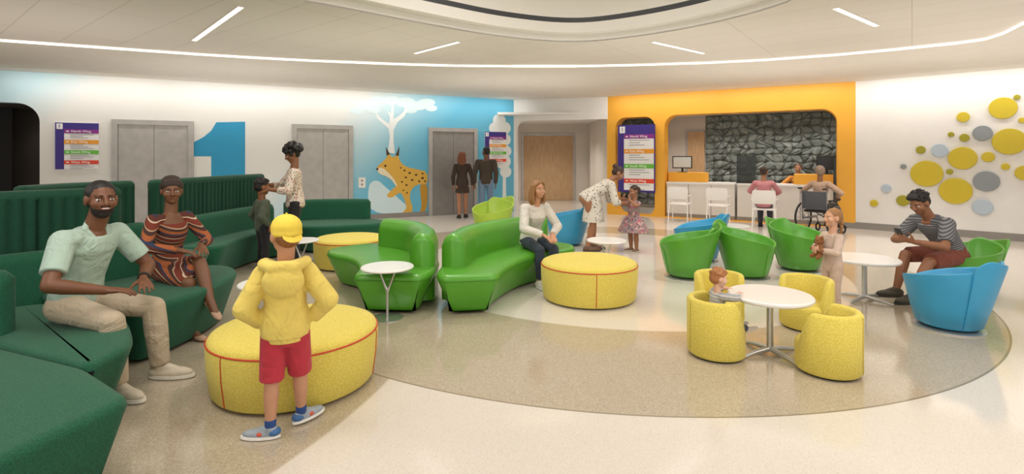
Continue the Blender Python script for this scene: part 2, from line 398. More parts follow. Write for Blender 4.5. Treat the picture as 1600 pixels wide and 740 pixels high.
tag(o,'giant blue painted numeral 1 on the wall beside an elevator','mural')
def smoothpx(pts,n=1): return [(q.x,q.y) for q in chaikin(pts,n)]
o=shape('mural_hill',[wpoly(WA,smoothpx([(575,334),(575,292),(582,282),(592,282),(600,290),(614,302),(632,318),(650,334)],2))],.0008,M_hill,None,WA.M,.0004); tag(o,'pale blue painted hill beneath the striding lynx','mural')
t=thing('mural_lynx','painted spotted golden lynx striding on the blue wall beside the far elevator','mural',M=MB(635,335))
M_lynx=mat('#deb04a',.7,var=.03); M_cream=mat('#efe3c6',.7,var=.02); M_brown=mat('#4a3018',.7,var=.03); M_lynx2=mat('#c3922f',.7,var=.03)
shape('body',[wpoly(WA,smoothpx([(588,264),(591,258),(597,254),(601,249),(605,246),(605,237),(611,244),(617,246),(621,236),(623,247),(627,255),(636,261),(650,264),(668,268),(668,288),(658,287),(648,290),(642,297),(640,307),(642,316),(645,325),(643,333),(632,335),(629,331),(635,326),(634,318),(630,307),(626,300),(619,304),(612,309),(604,307),(606,302),(614,295),(619,290),(617,284),(612,279),(604,274),(596,272)]))],.003,M_lynx,t,WA.M,.003)
shape('far_leg',[wpoly(WA,smoothpx([(656,287),(668,286),(668,318),(664,331),(655,333),(659,322),(657,304)]))],.002,M_lynx2,t,WA.M,.002)
shape('muzzle',[wpoly(WA,smoothpx([(588,264),(594,261),(601,264),(606,269),(613,276),(619,285),(621,293),(616,287),(611,280),(603,275),(593,272)]))],.002,M_cream,t,WA.M,.0065)
for e in ([(604,243),(603,229),(609,241)],[(618,243),(624,228),(623,243)]): shape('ear_tuft',[wpoly(WA,e)],.002,M_brown,t,WA.M,.0065)
for (x,y,r) in [(632,266,1.8),(640,270,2),(650,273,2),(660,278,2.2),(634,277,1.8),(644,281,2),(655,283,1.8),(626,262,1.4),(664,283,1.6),(635,289,1.8),(628,284,1.6),(660,271,1.6),(630,297,1.4),(636,301,1.4)]:
    shape('spot',[wpoly(WA,circ(x,y,r,10,r*.8))],.002,M_brown,t,WA.M,.0065)
shape('eye',[wpoly(WA,circ(602,259,1.8,10))],.002,M_black,t,WA.M,.0065)
shape('nose',[wpoly(WA,circ(589.5,264,1.8,10))],.002,M_brown,t,WA.M,.009)
t=thing('mural_tree','pale painted tree with branching trunk rising behind the lynx','mural',M=MB(612,240))
shape('trunk',[wpoly(WA,[(606,238),(609,214),(607,201),(598,193),(590,186),(585,172),(592,182),(601,189),(608,193),(609,182),(604,172),(611,178),(612,160),(615,160),(615,186),(623,181),(631,174),(633,162),(636,174),(631,183),(621,191),(615,203),(615,222),(617,240)])],.002,M_pale,t,WA.M,.004)
for i,(x,y,r,ry) in enumerate([(572,164,14,8),(590,158,13,8),(612,157,14,7),(634,160,15,8),(654,165,14,7),(558,173,11,6),(584,172,10,5),(642,172,10,5),(666,160,14,6),(674,169,9,5)]):
    shape('foliage',[wpoly(WA,circ(x,y,r,28,ry))],.002,M_pale2,t,WA.M,.001+.0003*i)
t=thing('mural_shrub','pale painted rounded shrub beside the far wall sign','mural',M=MB(785,300))
for i,(x,y,r) in enumerate([(780,188,10),(773,200,9),(788,200,10),(788,218,10),(790,236,9),(786,252,12),(790,268,9)]):
    shape('foliage',[wpoly(WA,circ(x,y,r))],.002,M_pale,t,WA.M,.001+.0004*i)
shape('stem',[wpoly(WA,[(786,255),(790,255),(791,318),(785,319)])],.002,M_pale,t,WA.M,.002)
o=thing('call_panel','small steel elevator call button panel beside the middle elevator','button panel',M=MB(565,285))
shape('plate',[wpoly(WA,[(560,277),(571,277),(571,293),(560,293)])],.012,M_plastic,o,WA.M,.001)
for y in (282,288): shape('button',[wpoly(WA,circ(565.5,y,1.7,12))],.008,M_metal2,o,WA.M,.012)
# signs
M_pur=mat('#3c2b86',.5,var=.01); M_sgw=mat('#f0efee',.4,var=.01); M_txw=mat('#ffffff',.5,var=0); M_txt=mat('#8d8a96',.6,var=0)
BARS=[('#8a2a8c','→ North Wing'),('#efa02c','← East Wing'),('#6cbf45','→ South Wing'),('#e2482d','← West Wing')]
def sign(W,x0,x1,y0,y1,label,off=.0,border=False):
    A=W.wp(x0,(y0+y1)/2,off); xa=A.x; xb=W.wp(x1,y0,off).x; zc=W.wp((x0+x1)/2,y0,off).y; zb=W.wp((x0+x1)/2,y1,off).y
    w=xb-xa; h=zc-zb; FR=W.M@Matrix.Translation((xa,zb,off)); t=thing('directory_sign',label,'sign',M=FR)
    shape('panel',[rrect(0,0,w,h)],.03,M_sgw if not border else M_pur,t,FR,.002)
    if not border:
        shape('side_band',[rrect(0,0,w*.2,h)],.004,M_pur,t,FR,.0325); shape('top_band',[rrect(w*.2,h*.86,w,h)],.004,M_pur,t,FR,.0325)
        x=w*.2; text('1',h*.1,w*.1,h*.92,.045,M_pur,t,FR,'CENTER'); shape('number_tile',[rrect(w*.03,h*.86,w*.17,h*.98)],.003,M_sgw,t,FR,.0375)
        tops=[.86,.63,.41,.19]; bh=.085; ts=.068
    else:
        shape('list_panel',[rrect(w*.17,h*.03,w*.97,h*.86)],.004,M_sgw,t,FR,.0325); x=w*.17
        shape('number_tile',[rrect(w*.05,h*.88,w*.2,h*.98)],.003,M_sgw,t,FR,.0345); text('1',h*.09,w*.125,h*.93,.041,M_pur,t,FR,'CENTER')
        tops=[.86,.64,.42,.2]; bh=.065; ts=.052
    for (c,tx),tp in zip(BARS,tops):
        shape('heading_bar',[rrect(x,h*(tp-bh),w*(.98 if border else 1),h*tp)],.003,mat(c,.5,var=.01),t,FR,.0375)
        text(tx[2:],h*ts,x+w*.16,h*(tp-bh/2),.043,M_txw,t,FR)
        dr=1 if tx[0]=='→' else -1; xc=x+w*.08; zc2=h*(tp-bh/2); k=w*.035
        shape('arrow',[[(xc+dr*k,zc2),(xc,zc2+k*.8),(xc,zc2+k*.3),(xc-dr*k,zc2+k*.3),(xc-dr*k,zc2-k*.3),(xc,zc2-k*.3),(xc,zc2-k*.8)]],.002,M_txw,t,FR,.0415)
        s=S()
        for k in range(3):
            L=w*(.3+.12*((k*7+int(tp*10))%3)); s.box((x+w*.14+L/2,h*(tp-bh-.025-.035*k),.0385),(L,h*.008,.003))
        s.bm.transform(FR); s.done('small_print',M_txt,t,world=True,smooth=False)
sign(WA,87,155,192,264,'purple and white wing directory sign on the wall left of the nearest elevator')
sign(WA,757,790,206,258,'small purple and white directory sign on the blue wall near the couple',.006)
# ---------------------------------------------------------------- centre recess
PW=Wall((2.6,13.9),(7.45,11.1))
WB=Wall((.05,14.65),(2.6,13.9))
tag(shape('wall_recess_header',[[(0,0),(0.07,0)]+[(.07+.22-.22*math.cos(math.radians(90*k/8)),zh-.22+.22*math.sin(math.radians(90*k/8))) for k in range(9)]+[(WB.L,zh),(WB.L,ZS),(0,ZS)]],.2,M_white,None,WB.M,-.2),None,None,kind='structure')
WR=Wall((-1.5,18.4),(6.5,18.4)); M_rec=mat('#ddd4c8',.7,var=.03,sc=3)
tag(shape('wall_recess',[rrect(0,0,WR.L,2.9)],.1,M_rec,None,WR.M,-.1),None,None,kind='structure')
s=S(); s.box((1.2,16.4,2.75),(3.2,4.6,.06)); tag(s.done('ceiling_recess',M_white,smooth=False),None,None,kind='structure')
s=S(); s.box((2.78,16.5,1.4),(.12,3.8,2.8)); tag(s.done('wall_recess_right',M_rec,smooth=False),None,None,kind='structure')
s=S(); s.box((-.35,16.6,1.4),(.12,3.6,2.8)); tag(s.done('wall_recess_left',M_rec,smooth=False),None,None,kind='structure')
t=thing('door_4',None,None,M=WR.M,kind='structure')
A=WR.wp(818,212); B=WR.wp(895,212)
shape('frame',[[(A.x-.08,0),(A.x,0),(A.x,A.y),(B.x,A.y),(B.x,0),(B.x+.08,0),(B.x+.08,A.y+.08),(A.x-.08,A.y+.08)]],.05,M_metal,t,WR.M,.001)
shape('door_panel',[rrect(A.x,.01,B.x,A.y)],.03,M_wood,t,WR.M,.001)
S().limb((B.x-.1,1.0,.06),.012,(B.x-.22,1.0,.06),.012).limb((B.x-.1,1,.03),.015,(B.x-.1,1,.06),.015).done('handle',M_chrome,t)
# ---------------------------------------------------------------- orange portal and reception
o1a=PW.wp(962,180); o1b=PW.wp(1023,180); b1=PW.wp(1038,176); b2=PW.wp(1308,168); zO=2.62
tag(shape('wall_portal',[rrect(-.02,0,PW.L,ZS),rrect(o1a.x,.02,o1b.x,zO-.02,.26),rrect(b1.x,.02,b2.x,zO,.3,(0,0,1,1))],.42,M_orange,None,PW.M,-.42),None,None,kind='structure')
BW=Wall((2.6+.5*2.6-.9,13.9+.866*2.6+.5),(9.4,11.1+.866*2.6-1.1))
tag(shape('wall_reception',[rrect(-.5,0,BW.L+1,3.0)],.1,M_beige,None,BW.M,-.1),None,None,kind='structure')
s=S(); s.box((PW.L/2+.4,2.78,-1.75),(PW.L+1.6,.06,2.6)); tag(s.done('ceiling_reception',M_white,M=PW.M,smooth=False),None,None,kind='structure')
def stonemat():
    m,nt,b=newmat('grey_stone'); b.inputs['Roughness'].default_value=.75
    co=coords(nt,(6,6,6)); v=nd(nt,'ShaderNodeTexVoronoi'); v.inputs['Scale'].default_value=1; nt.links.new(co,v.inputs['Vector'])
    sx=nd(nt,'ShaderNodeSeparateColor'); nt.links.new(v.outputs['Color'],sx.inputs[0])
    r=ramp(nt,[(0,'#60665f'),(.5,'#747a75'),(1,'#8b918c')]); nt.links.new(sx.outputs[0],r.inputs[0]); nt.links.new(r.outputs[0],b.inputs['Base Color']); return m
M_stone=stonemat()
def facet(px0,px1,label):
    """relief of close-set stones: jittered cells, each raised, tilted, rounded and separated by a joint"""
    a=BW.wp(px0,200).x; b=BW.wp(px1,200).x; rn=random.Random(int(px0)); nx=max(3,int((b-a)/.21)); nz=14; bm=bmesh.new(); g=[]
    for j in range(nz+1):
        r=[]
        for i in range(nx+1):
            jx=0 if i in(0,nx) else rn.uniform(-.05,.05)+.07*(j%2); jz=0 if j in(0,nz) else rn.uniform(-.045,.045)
            r.append(V((a+(b-a)*i/nx+jx,.1+2.62*j/nz+jz,.022)))
        g.append(r)
    bq=[bm.verts.new((x,z,.02)) for x,z in ((a,.1),(b,.1),(b,2.72),(a,2.72))]; bm.faces.new(bq)
    for j in range(nz):
        for i in range(nx):
            q=[g[j][i],g[j][i+1],g[j+1][i+1],g[j+1][i]]; u=rn.random()
            cells=[q] if u<.55 else ([[q[0],q[1],q[2]],[q[0],q[2],q[3]]] if u<.78 else [[q[0],q[1],q[3]],[q[1],q[2],q[3]]])
            for cl_ in cells:
                cl_=[V((p.x,p.y,.022)) for p in chaikin([(p.x,p.y) for p in cl_],1)]
                c=sum(cl_,V((0,0,0)))/len(cl_); h=rn.uniform(.06,.09); tx,tz=rn.uniform(-.35,.35),rn.uniform(-.35,.35); pr=None
                for k_,hk_ in ((1.04,0),(1.0,.45),(.86,.82),(.55,1.0)):
                    cur=[bm.verts.new(c+(p-c)*k_+V((0,0,0 if hk_==0 else max(.012,h*hk_+((p.x-c.x)*tx+(p.y-c.y)*tz)*k_)))) for p in cl_]
                    if pr:
                        n=len(cl_)
                        for k in range(n): bm.faces.new((pr[k],pr[(k+1)%n],cur[(k+1)%n],cur[k]))
                    pr=cur
                bm.faces.new(pr)
    me=bpy.data.meshes.new('facet'); bm.to_mesh(me); bm.free()
    o=link('faceted_panel',me,M_stone,None,M=BW.M,smooth=False); tag(o,label,'wall panel')
facet(1103,1345,'large grey stone relief wall panel behind the reception desk')
facet(957,1032,'narrow grey stone relief panel seen through the small rounded opening')
t=thing('door_6',None,None,M=BW.M,kind='structure'); A=BW.wp(1075,206); B=BW.wp(1101,206)
shape('door_panel',[rrect(A.x,.01,B.x,A.y)],.03,M_wood,t,BW.M,.001); shape('frame',[[(A.x-.06,0),(A.x,0),(A.x,A.y),(B.x,A.y),(B.x,A.y+.06),(A.x-.06,A.y+.06)]],.04,M_metal,t,BW.M,.001)
M_desk=mat('#e6e1da',.4,var=.02,sc=5)
def counter(px0,px1,label,ledges):
    a=max(PW.wp(px0,290,-.12).x,b1.x+.03); b=min(PW.wp(px1,290,-.12).x,b2.x-.03)
    t=thing('reception_counter',label,'counter',M=PW.M@Matrix.Translation(((a+b)/2,0,-.4))); h=(b-a)/2
    S().box((0,.44,0),(2*h,.84,.56)).done('body',M_desk,t,smooth=False)
    S().box((0,.06,.285),(2*h,.1,.012)).done('kick_plate',M_grey,t,smooth=False)
    S().box((0,.885,0),(2*h+.004,.05,.62),bev=.008).done('countertop',M_plastic,t,smooth=False)
    for u in (-.33,.33): S().box((u*h,.46,.283),(.012,.8,.006)).done('panel_joint',M_grey,t,smooth=False)
    for (u0,u1) in ledges: S().box((h*(u0+u1),1.03,-.08),(2*h*(u1-u0),.24,.4),bev=.01).done('transaction_ledge',M_orange,t,smooth=False)
    return t
counter(1036,1148,'white reception counter with orange ledge, left of the tinted screen',[(-.5,.08)])
counter(1152,1304,'white reception counter with orange ledge, right of the tinted screen',[(.1,.5)])
m,nt,b=newmat('tinted_glass'); b.inputs['Base Color'].default_value=lin('#363c38'); b.inputs['Roughness'].default_value=.15; b.inputs['Alpha'].default_value=.7
M_tint=m
q=PW.wp(1166,245,-.3)
t=thing('screen_panel','dark tinted glass privacy screen standing on the counter between the two clerks positions','screen',M=PW.M@Matrix.Translation((q.x,.912,-.3)))
S().box((0,.34,0),(.42,.66,.02)).done('glass',M_tint,t,smooth=False); S().box((0,.01,0),(.44,.02,.07)).done('foot',M_black,t,smooth=False)
o=thing('screen_panel','narrow dark screen at the right end of the reception counter','screen',M=PW.M@Matrix.Translation((b2.x-.05,0,.06)))
S().box((0,.78,0),(.05,1.52,.02)).done('glass',M_tint,o,smooth=False); S().box((0,.02,0),(.07,.04,.1)).done('foot',M_black,o,smooth=False)
def monitor(px,off,z,label,w=.5,scr='#dfe7ea'):
    q=PW.wp(px,245,off); t=thing('monitor',label,'monitor',M=PW.M@Matrix.Translation((q.x,z,off)))
    S().box((0,.26,0),(w,.32,.03),bev=.005).done('housing',M_black,t,smooth=False)
    S().box((0,.26,.0165),(w-.05,.27,.003)).done('display',mat(scr,.3,var=.02),t,smooth=False)
    S().box((0,.06,-.02),(.05,.12,.02)).box((0,.006,-.01),(.22,.012,.16)).done('stand',M_black,t,smooth=False)
monitor(1066,-.52,1.152,'black computer monitor with pale display on the left reception counter',.5,'#cfd8da')
monitor(1292,-.52,1.152,'dark computer monitor on the right reception counter by the wheelchair user',.42,'#23272b')
sign(PW,966,1024,195,300,'tall purple bordered directory sign standing in the small orange opening',.06,True)
# right wall
WC=Wall((7.45,11.1),(9.35,9.35)); ext=WC.L+4
tag(shape('wall_right',[rrect(0,0,ext,ZS)],.2,M_white,None,WC.M,-.2),None,None,kind='structure')
tag(shape('baseboard_right',[rrect(0,0,ext,.14)],.015,M_grey,None,WC.M,.0),None,None,kind='structure')
e1=WA.wp(552,0).x
tag(shape('baseboard_back',[rrect(e1,0,WA.wp(668,0).x,.12)],.012,M_grey,None,WA.M,.0),None,None,kind='structure')
tag(shape('baseboard_portal',[rrect(b2.x+.02,0,PW.L,.12)],.012,M_grey,None,PW.M,.0),None,None,kind='structure')
W2=Wall((-12.9,-4),(-12.9,8.0))
tag(shape('wall_left',[rrect(0,0,W2.L,ZS)],.2,M_white,None,W2.M,-.2),None,None,kind='structure')
DY=mat('#cdb624',.4,var=.02); DO=mat('#a0981c',.4,var=.02); DG=mat('#8c9296',.45,var=.02); DL=mat('#b6c5d2',.45,var=.02)
discs=[(1567,169,19,DY,'large yellow wall disc, topmost of the large yellow ones'),(1505,183,9,DY,'small yellow wall disc, leftmost of the top row beside the tallest large yellow disc'),(1589,152,4.5,DO,'tiny olive wall disc, topmost of all the discs'),(1597,188,5,DY,'tiny yellow wall disc at the upper right between two large yellow discs'),(1577,221,23,DY,'large yellow wall disc below the topmost large yellow one'),(1535,208,13.5,DG,'medium grey wall disc left of a large yellow disc, upper of the two grey ones'),(1507,215,7,DO,'small olive wall disc just left of the upper medium grey disc'),(1486,210,4.5,DO,'tiny olive wall disc left of the small olive disc by the upper grey disc'),(1439,234,7,DO,'small olive wall disc left of the upper pale blue disc'),(1468,235,12,DL,'medium pale blue wall disc, highest of the pale blue ones'),(1504,247,20,DY,'large yellow wall disc in the middle of the cluster'),(1544,245,9,DY,'small yellow wall disc right of the central large yellow disc'),(1412,260,4.5,DG,'tiny grey wall disc at the left edge of the cluster'),(1448,271,23,DY,'large yellow wall disc, leftmost of the large yellow ones'),(1541,283,18,DG,'larger grey wall disc, lower of the two big grey ones'),(1571,260,6,DY,'small yellow wall disc upper right of the larger grey disc'),(1601,270,13,DY,'yellow wall disc cut by the right edge of the photo'),(1385,294,7.5,DL,'small pale blue wall disc far left of the cluster'),(1493,298,23,DY,'large yellow wall disc, lowest of the large yellow ones'),(1411,313,9.5,DO,'small olive wall disc, lowest of the olive ones'),(1535,323,14,DL,'medium pale blue wall disc, lowest of all the discs'),(1366,317,6,DY,'small yellow wall disc, nearest to the orange wall'),(1484,268,5,DO,'tiny olive wall disc between two large yellow discs')]
for x,y,r,m,l in discs:
    q=WC.wp(x,y); rr=r/F*(WC.M@V((q.x,0,0))).y/1.14
    s=S(); s.lathe([(0,0),(rr*.96,0),(rr,.012),(rr,.042),(rr-.008,.05),(0,.052)],32)
    o=s.done('wall_disc',m,None,M=WC.M@Matrix.Translation((q.x,q.y,.001)),sharp=30); tag(o,l,'wall decoration','coloured discs on the right wall')
# ---------------------------------------------------------------- dark green modular sofa
M_dg=fabric('#12694a','#084d33',150,.85,.7,'dark_green_weave')
M_dg2=fabric('#0f5a3e','#073f2a',170,.85,.4,'dark_green_channel')
def base(poly): 
    return (sum(p[0] for p in poly)/len(poly),sum(p[1] for p in poly)/len(poly),0)
def sofa(name,label,cat,poly,back=None,screen=None,h=.45,group='dark green modular sofa units',m=None,bz=.8,bt=.17,ins=.12,zt=1.27,r=.045,it=3,corners=(),seam=None):
    m=m or M_dg; t=thing(name,label,cat,base(poly),0,group)
    seat_s(S(),sharpen(poly,corners),h,ins=ins,r=r,it=it).done('seat',m,t,world=True,sharp=60)
    if back: ribbon(S(),back,.06,bz,bt).done('backrest',m,t,world=True,sharp=60)
    if screen: ribbon(S(),screen,.05,zt,.14,ch=.65,chw=.085).done('high_back',M_dg2,t,world=True,sharp=75)
    if seam:
        p=chaikin(sharpen(poly,corners),it)
        if area2(p)<0: p=p[::-1]
        p=[V((q.x,q.y,h-r)) for q in inset(p,-.001)]; s=S(); N=len(p); rr=[]
        for i in range(N+1):
            q=p[i%N]; d=(p[(i+1)%N]-p[i-1 if i%N else N-1]).normalized(); o_=V((d.y,-d.x,0)); rr.append([q+o_*.003*math.cos(2*math.pi*k/5)+V((0,0,.003))*math.sin(2*math.pi*k/5) for k in range(5)])
        s.rings(rr,False,False); s.done('seam',seam,t,world=True)
    return t
sofa('sofa_module','dark green woven bench unit nearest the camera at the lower left corner','sofa',[(-1.97,1.5),(-1.87,1.9),(-1.75,2.36),(-2.24,2.69),(-3.2,3.07),(-3.55,2.75),(-3.4,2.0),(-3.1,1.4)],None,None,corners=(2,3,4))
sofa('sofa_module','dark green woven seat unit under the man in the pale polo shirt','sofa',[(-2.24,2.7),(-2.24,3.02),(-2.42,3.27),(-2.74,3.62),(-3.5,3.99),(-3.95,3.5),(-3.2,3.08)],[(-3.95,3.0),(-3.62,3.04),(-3.32,3.14),(-3.13,3.27)],None,bz=.84,bt=.2,corners=(0,6))
sofa('sofa_module','dark green seat unit with tall channelled back under the woman in striped dress','sofa',[(-2.75,3.62),(-2.58,4.0),(-2.56,4.6),(-2.68,5.05),(-3.0,5.3),(-3.45,5.15),(-3.65,4.7),(-3.95,4.2),(-3.5,4.0)],[(-4.25,3.75),(-3.95,4.12),(-3.68,4.52),(-3.48,4.95)],[(-4.9,3.4),(-4.4,3.9),(-4.0,4.35),(-3.7,4.85)],bz=.78)
sofa('sofa_module','dark green seat unit with tall back, partly hidden behind the seated woman','sofa',[(-3.4,5.45),(-3.55,6.15),(-4.5,6.25),(-4.75,5.6),(-4.7,5.1),(-3.9,5.2)],[(-4.6,5.2),(-4.56,5.6),(-4.36,6.15)],[(-4.8,4.95),(-4.76,5.55),(-4.54,6.15)],bz=.78)
sofa('sofa_module','dark green seat unit with tall back, beside the boy in the green jacket','sofa',[(-3.55,6.2),(-3.7,6.8),(-3.66,7.6),(-3.4,8.02),(-4.05,8.7),(-4.3,7.6),(-4.42,6.3)],[(-4.24,6.35),(-4.18,7.0),(-4.12,7.7),(-3.98,8.5)],[(-4.44,6.28),(-4.38,7.0),(-4.32,7.8),(-4.2,8.62)],bz=.78)
sofa('sofa_module','dark green low-backed end unit, farthest of the long sofa','sofa',[(-3.35,8.06),(-2.8,8.2),(-2.25,8.45),(-2.1,8.8),(-2.4,9.2),(-3.1,9.25),(-3.95,8.8)],[(-3.95,8.85),(-3.5,9.1),(-3.0,9.2),(-2.5,9.15)],None,bz=.8)
# ---------------------------------------------------------------- bright green curved sofas
M_bg=mat('#529a26',.34,var=.05,sc=4,bump=.08,bsc=60,coat=.2,name='bright_green_vinyl'); M_bgs=mat('#3d7a1c',.5)
sofa('curved_sofa','bright green curved sofa with rolled back, left of the pair, by the fork-legged table','sofa',[(-1.55,4.98),(-1.6,5.4),(-1.82,5.85),(-2.2,6.1),(-2.33,6.45),(-1.95,6.85),(-1.5,6.85),(-1.0,6.4),(-.81,5.8),(-.79,5.2),(-.88,4.93)],[(-.94,5.3),(-.98,5.85),(-1.22,6.35),(-1.7,6.72)],None,h=.41,group='pair of bright green curved sofas',m=M_bg,bz=.75,bt=.26,ins=.14,r=.06,corners=(0,10),seam=M_bgs)
sofa('curved_sofa','bright green curved sofa with rolled back, right of the pair, under the blonde woman','sofa',[(-.14,4.98),(-.05,5.4),(.12,5.85),(.4,6.25),(.78,6.42),(.84,6.78),(.45,7.05),(.05,7.05),(-.45,6.5),(-.73,5.8),(-.77,5.15),(-.68,4.9)],[(-.62,5.3),(-.52,5.9),(-.26,6.4),(.12,6.85),(.5,6.97)],None,h=.41,group='pair of bright green curved sofas',m=M_bg,bz=.75,bt=.26,ins=.14,r=.06,corners=(0,11),seam=M_bgs)
# ---------------------------------------------------------------- ottomans
M_yl=fabric('#e6d570','#d6c252',90,.88,.22,'yellow_woven_fabric'); M_red=mat('#c0401f',.6,var=.03)
def ottoman(x,y,r,h,label,rz):
    t=thing('ottoman',label,'ottoman',(x,y,0),math.radians(rz),'yellow round ottomans')
    S().lathe([(0,.02),(r*.93,.02),(r*.95,.035),(r*.99,h*.5),(r,h-.075),(r*.992,h-.05),(r*.985,h-.045),(0,h-.045)],64).done('body',M_yl,t,sharp=50)
    S().lathe([(0,h-.05),(r*.985,h-.05),(r*.985,h-.042),(r*.965,h-.02),(r*.9,h-.004),(r*.7,h),(0,h+.004)],64).done('top_cushion',M_yl,t,sharp=50)
    S().torus(r*.99,.006,Matrix.Translation((0,0,h-.046)),64).done('piping',M_red,t)
    for k in range(3):
        a=2*math.pi*k/3+.4; pts=[V((math.cos(a)*rr,math.sin(a)*rr,z)) for rr,z in ((r*.953,.035),(r*.992,h*.5),(r*1.001,h-.075),(r*.992,h-.048))]
        S().chain(pts,.004,6).done('seam',M_red,t)
    s=S(); s.lathe([(0,0),(r*.85,0),(r*.85,.022),(0,.022)],40).done('plinth',M_black,t)
    return t
ottoman(-1.5,3.56,.55,.395,'large yellow round ottoman with red piping behind the hoodie boy',-140)
ottoman(.848,5.65,.53,.42,'yellow round ottoman with red seam in front of the curved sofa',-113)
ottoman(-2.32,7.35,.5,.41,'yellow round ottoman in the distance by the small white table',-80)
# ---------------------------------------------------------------- side tables
M_top=mat('#eeebe7',.28,var=.01,coat=.3)
def side_table(x,y,label,r=.25,h=.5,rz=0):
    t=thing('side_table',label,'side table',(x,y,0),math.radians(rz),'small white side tables')
    S().lathe([(0,h-.022),(r-.01,h-.022),(r,h-.014),(r,h-.006),(r-.006,h),(0,h)],48).done('tabletop',M_top,t)
    s=S(); s.chain([V((0,0,.01)),V((0,0,h*.55))],.014)
    for k in (-1,1): s.chain([V((0,0,h*.5)),V((k*.03,0,h*.66)),V((k*.085,0,h-.022))],[.014,.011,.011])
    s.limb((-.1,0,h-.026),.006,(.1,0,h-.026),.006); s.done('fork_leg',M_chrome,t,vox=.006,sm=2)
    S().lathe([(0,0),(.15,0),(.15,.008),(.02,.014),(0,.014)],32).done('base',M_chrome,t)
side_table(-1.2,4.93,'white fork-legged side table in front of the left bright green sofa',.25)
side_table(-2.03,4.3,'white side table between the seated woman and the large yellow ottoman',.25,.5,20)
side_table(-2.68,6.5,'small white side table before the distant yellow ottoman',.22,.5)
side_table(1.2,6.5,'white side table behind the central yellow ottoman with red seam',.25,.5,30)
side_table(3.4,7.9,'small white side table behind the green tub chairs',.25,.5,30)
def ped_table(x,y,r,h,label,rz,name='round_table',grp=None):
    t=thing(name,label,'table',(x,y,0),math.radians(rz),grp)
    S().lathe([(0,h-.035),(r-.012,h-.035),(r,h-.022),(r,h-.008),(r-.008,h),(0,h)],64).done('tabletop',M_top,t)
    S().limb((0,0,.03),.026,(0,0,h-.035),.024,False,False).lathe([(0,h-.05),(.1,h-.05),(.1,h-.035),(0,h-.035)],24).done('column',M_chrome,t)
    for k in range(4):
        a=math.pi/2*k; s=S(); c,sn=math.cos(a),math.sin(a)
        s.chain([V((0,0,.045)),V((c*r*.5,sn*r*.5,.03)),V((c*r*.82,sn*r*.82,.012))],[.022,.018,.012]); s.done('foot',M_chrome,t)
ped_table(2.03,4.03,.31,.475,'low white round children\'s table among the four yellow barrel chairs',20)
ped_table(3.82,5.55,.33,.46,'white round pedestal table beside the man with a phone',30)
# ---------------------------------------------------------------- children's barrel chairs
def barrel_chair(x,y,rz,label):
    t=thing('barrel_chair',label,'chair',M=place(x,y,rz),group="yellow children's barrel chairs"); r=.21
    S().lathe([(0,.015),(r*.97,.015),(r,.03),(r,.19),(r*.97,.21),(r*.85,.222),(0,.226)],48).done('seat',M_yl,t,sharp=60)
    s=S(); rr=[]; N=40
    for i in range(N+1):
        a=math.radians(-90-125+250*i/N); e=min(i,N-i)/N; k=min(1,e/.12); zt=.23+(.45-.23)*math.sin(k*math.pi/2)
        o,q=r+.012,r-.045
        pr=[(o-.012,.02),(o,.04),(o,zt-.02),(o-.014,zt-.003),((o+q)/2,zt),(q+.012,zt-.004),(q,zt-.02),(q,.2)]
        rr.append([V((math.cos(a)*b,math.sin(a)*b,z)) for b,z in pr])
    s.rings(rr); s.done('backrest',M_yl,t,sharp=70)
    s=S(); s.chain([V((math.cos(math.radians(-90+w))*(r+.013),math.sin(math.radians(-90+w))*(r+.013),z)) for w,z in ((0,.04),(0,.2),(0,.43))],.003,6); s.done('seam',mat('#b59f3a',.8),t)
    S().lathe([(0,0),(r*.9,0),(r*.9,.016),(0,.016)],32).done('base',M_black,t)
barrel_chair(1.61,4.03,-80,'yellow barrel chair holding the red-haired toddler')
barrel_chair(2.29,3.72,40,'yellow barrel chair, nearest to the camera at the low round table')
barrel_chair(1.96,4.85,175,'yellow barrel chair behind the low table, left of the rear two')
barrel_chair(2.69,4.68,130,'yellow barrel chair beside the standing girl with a braid')
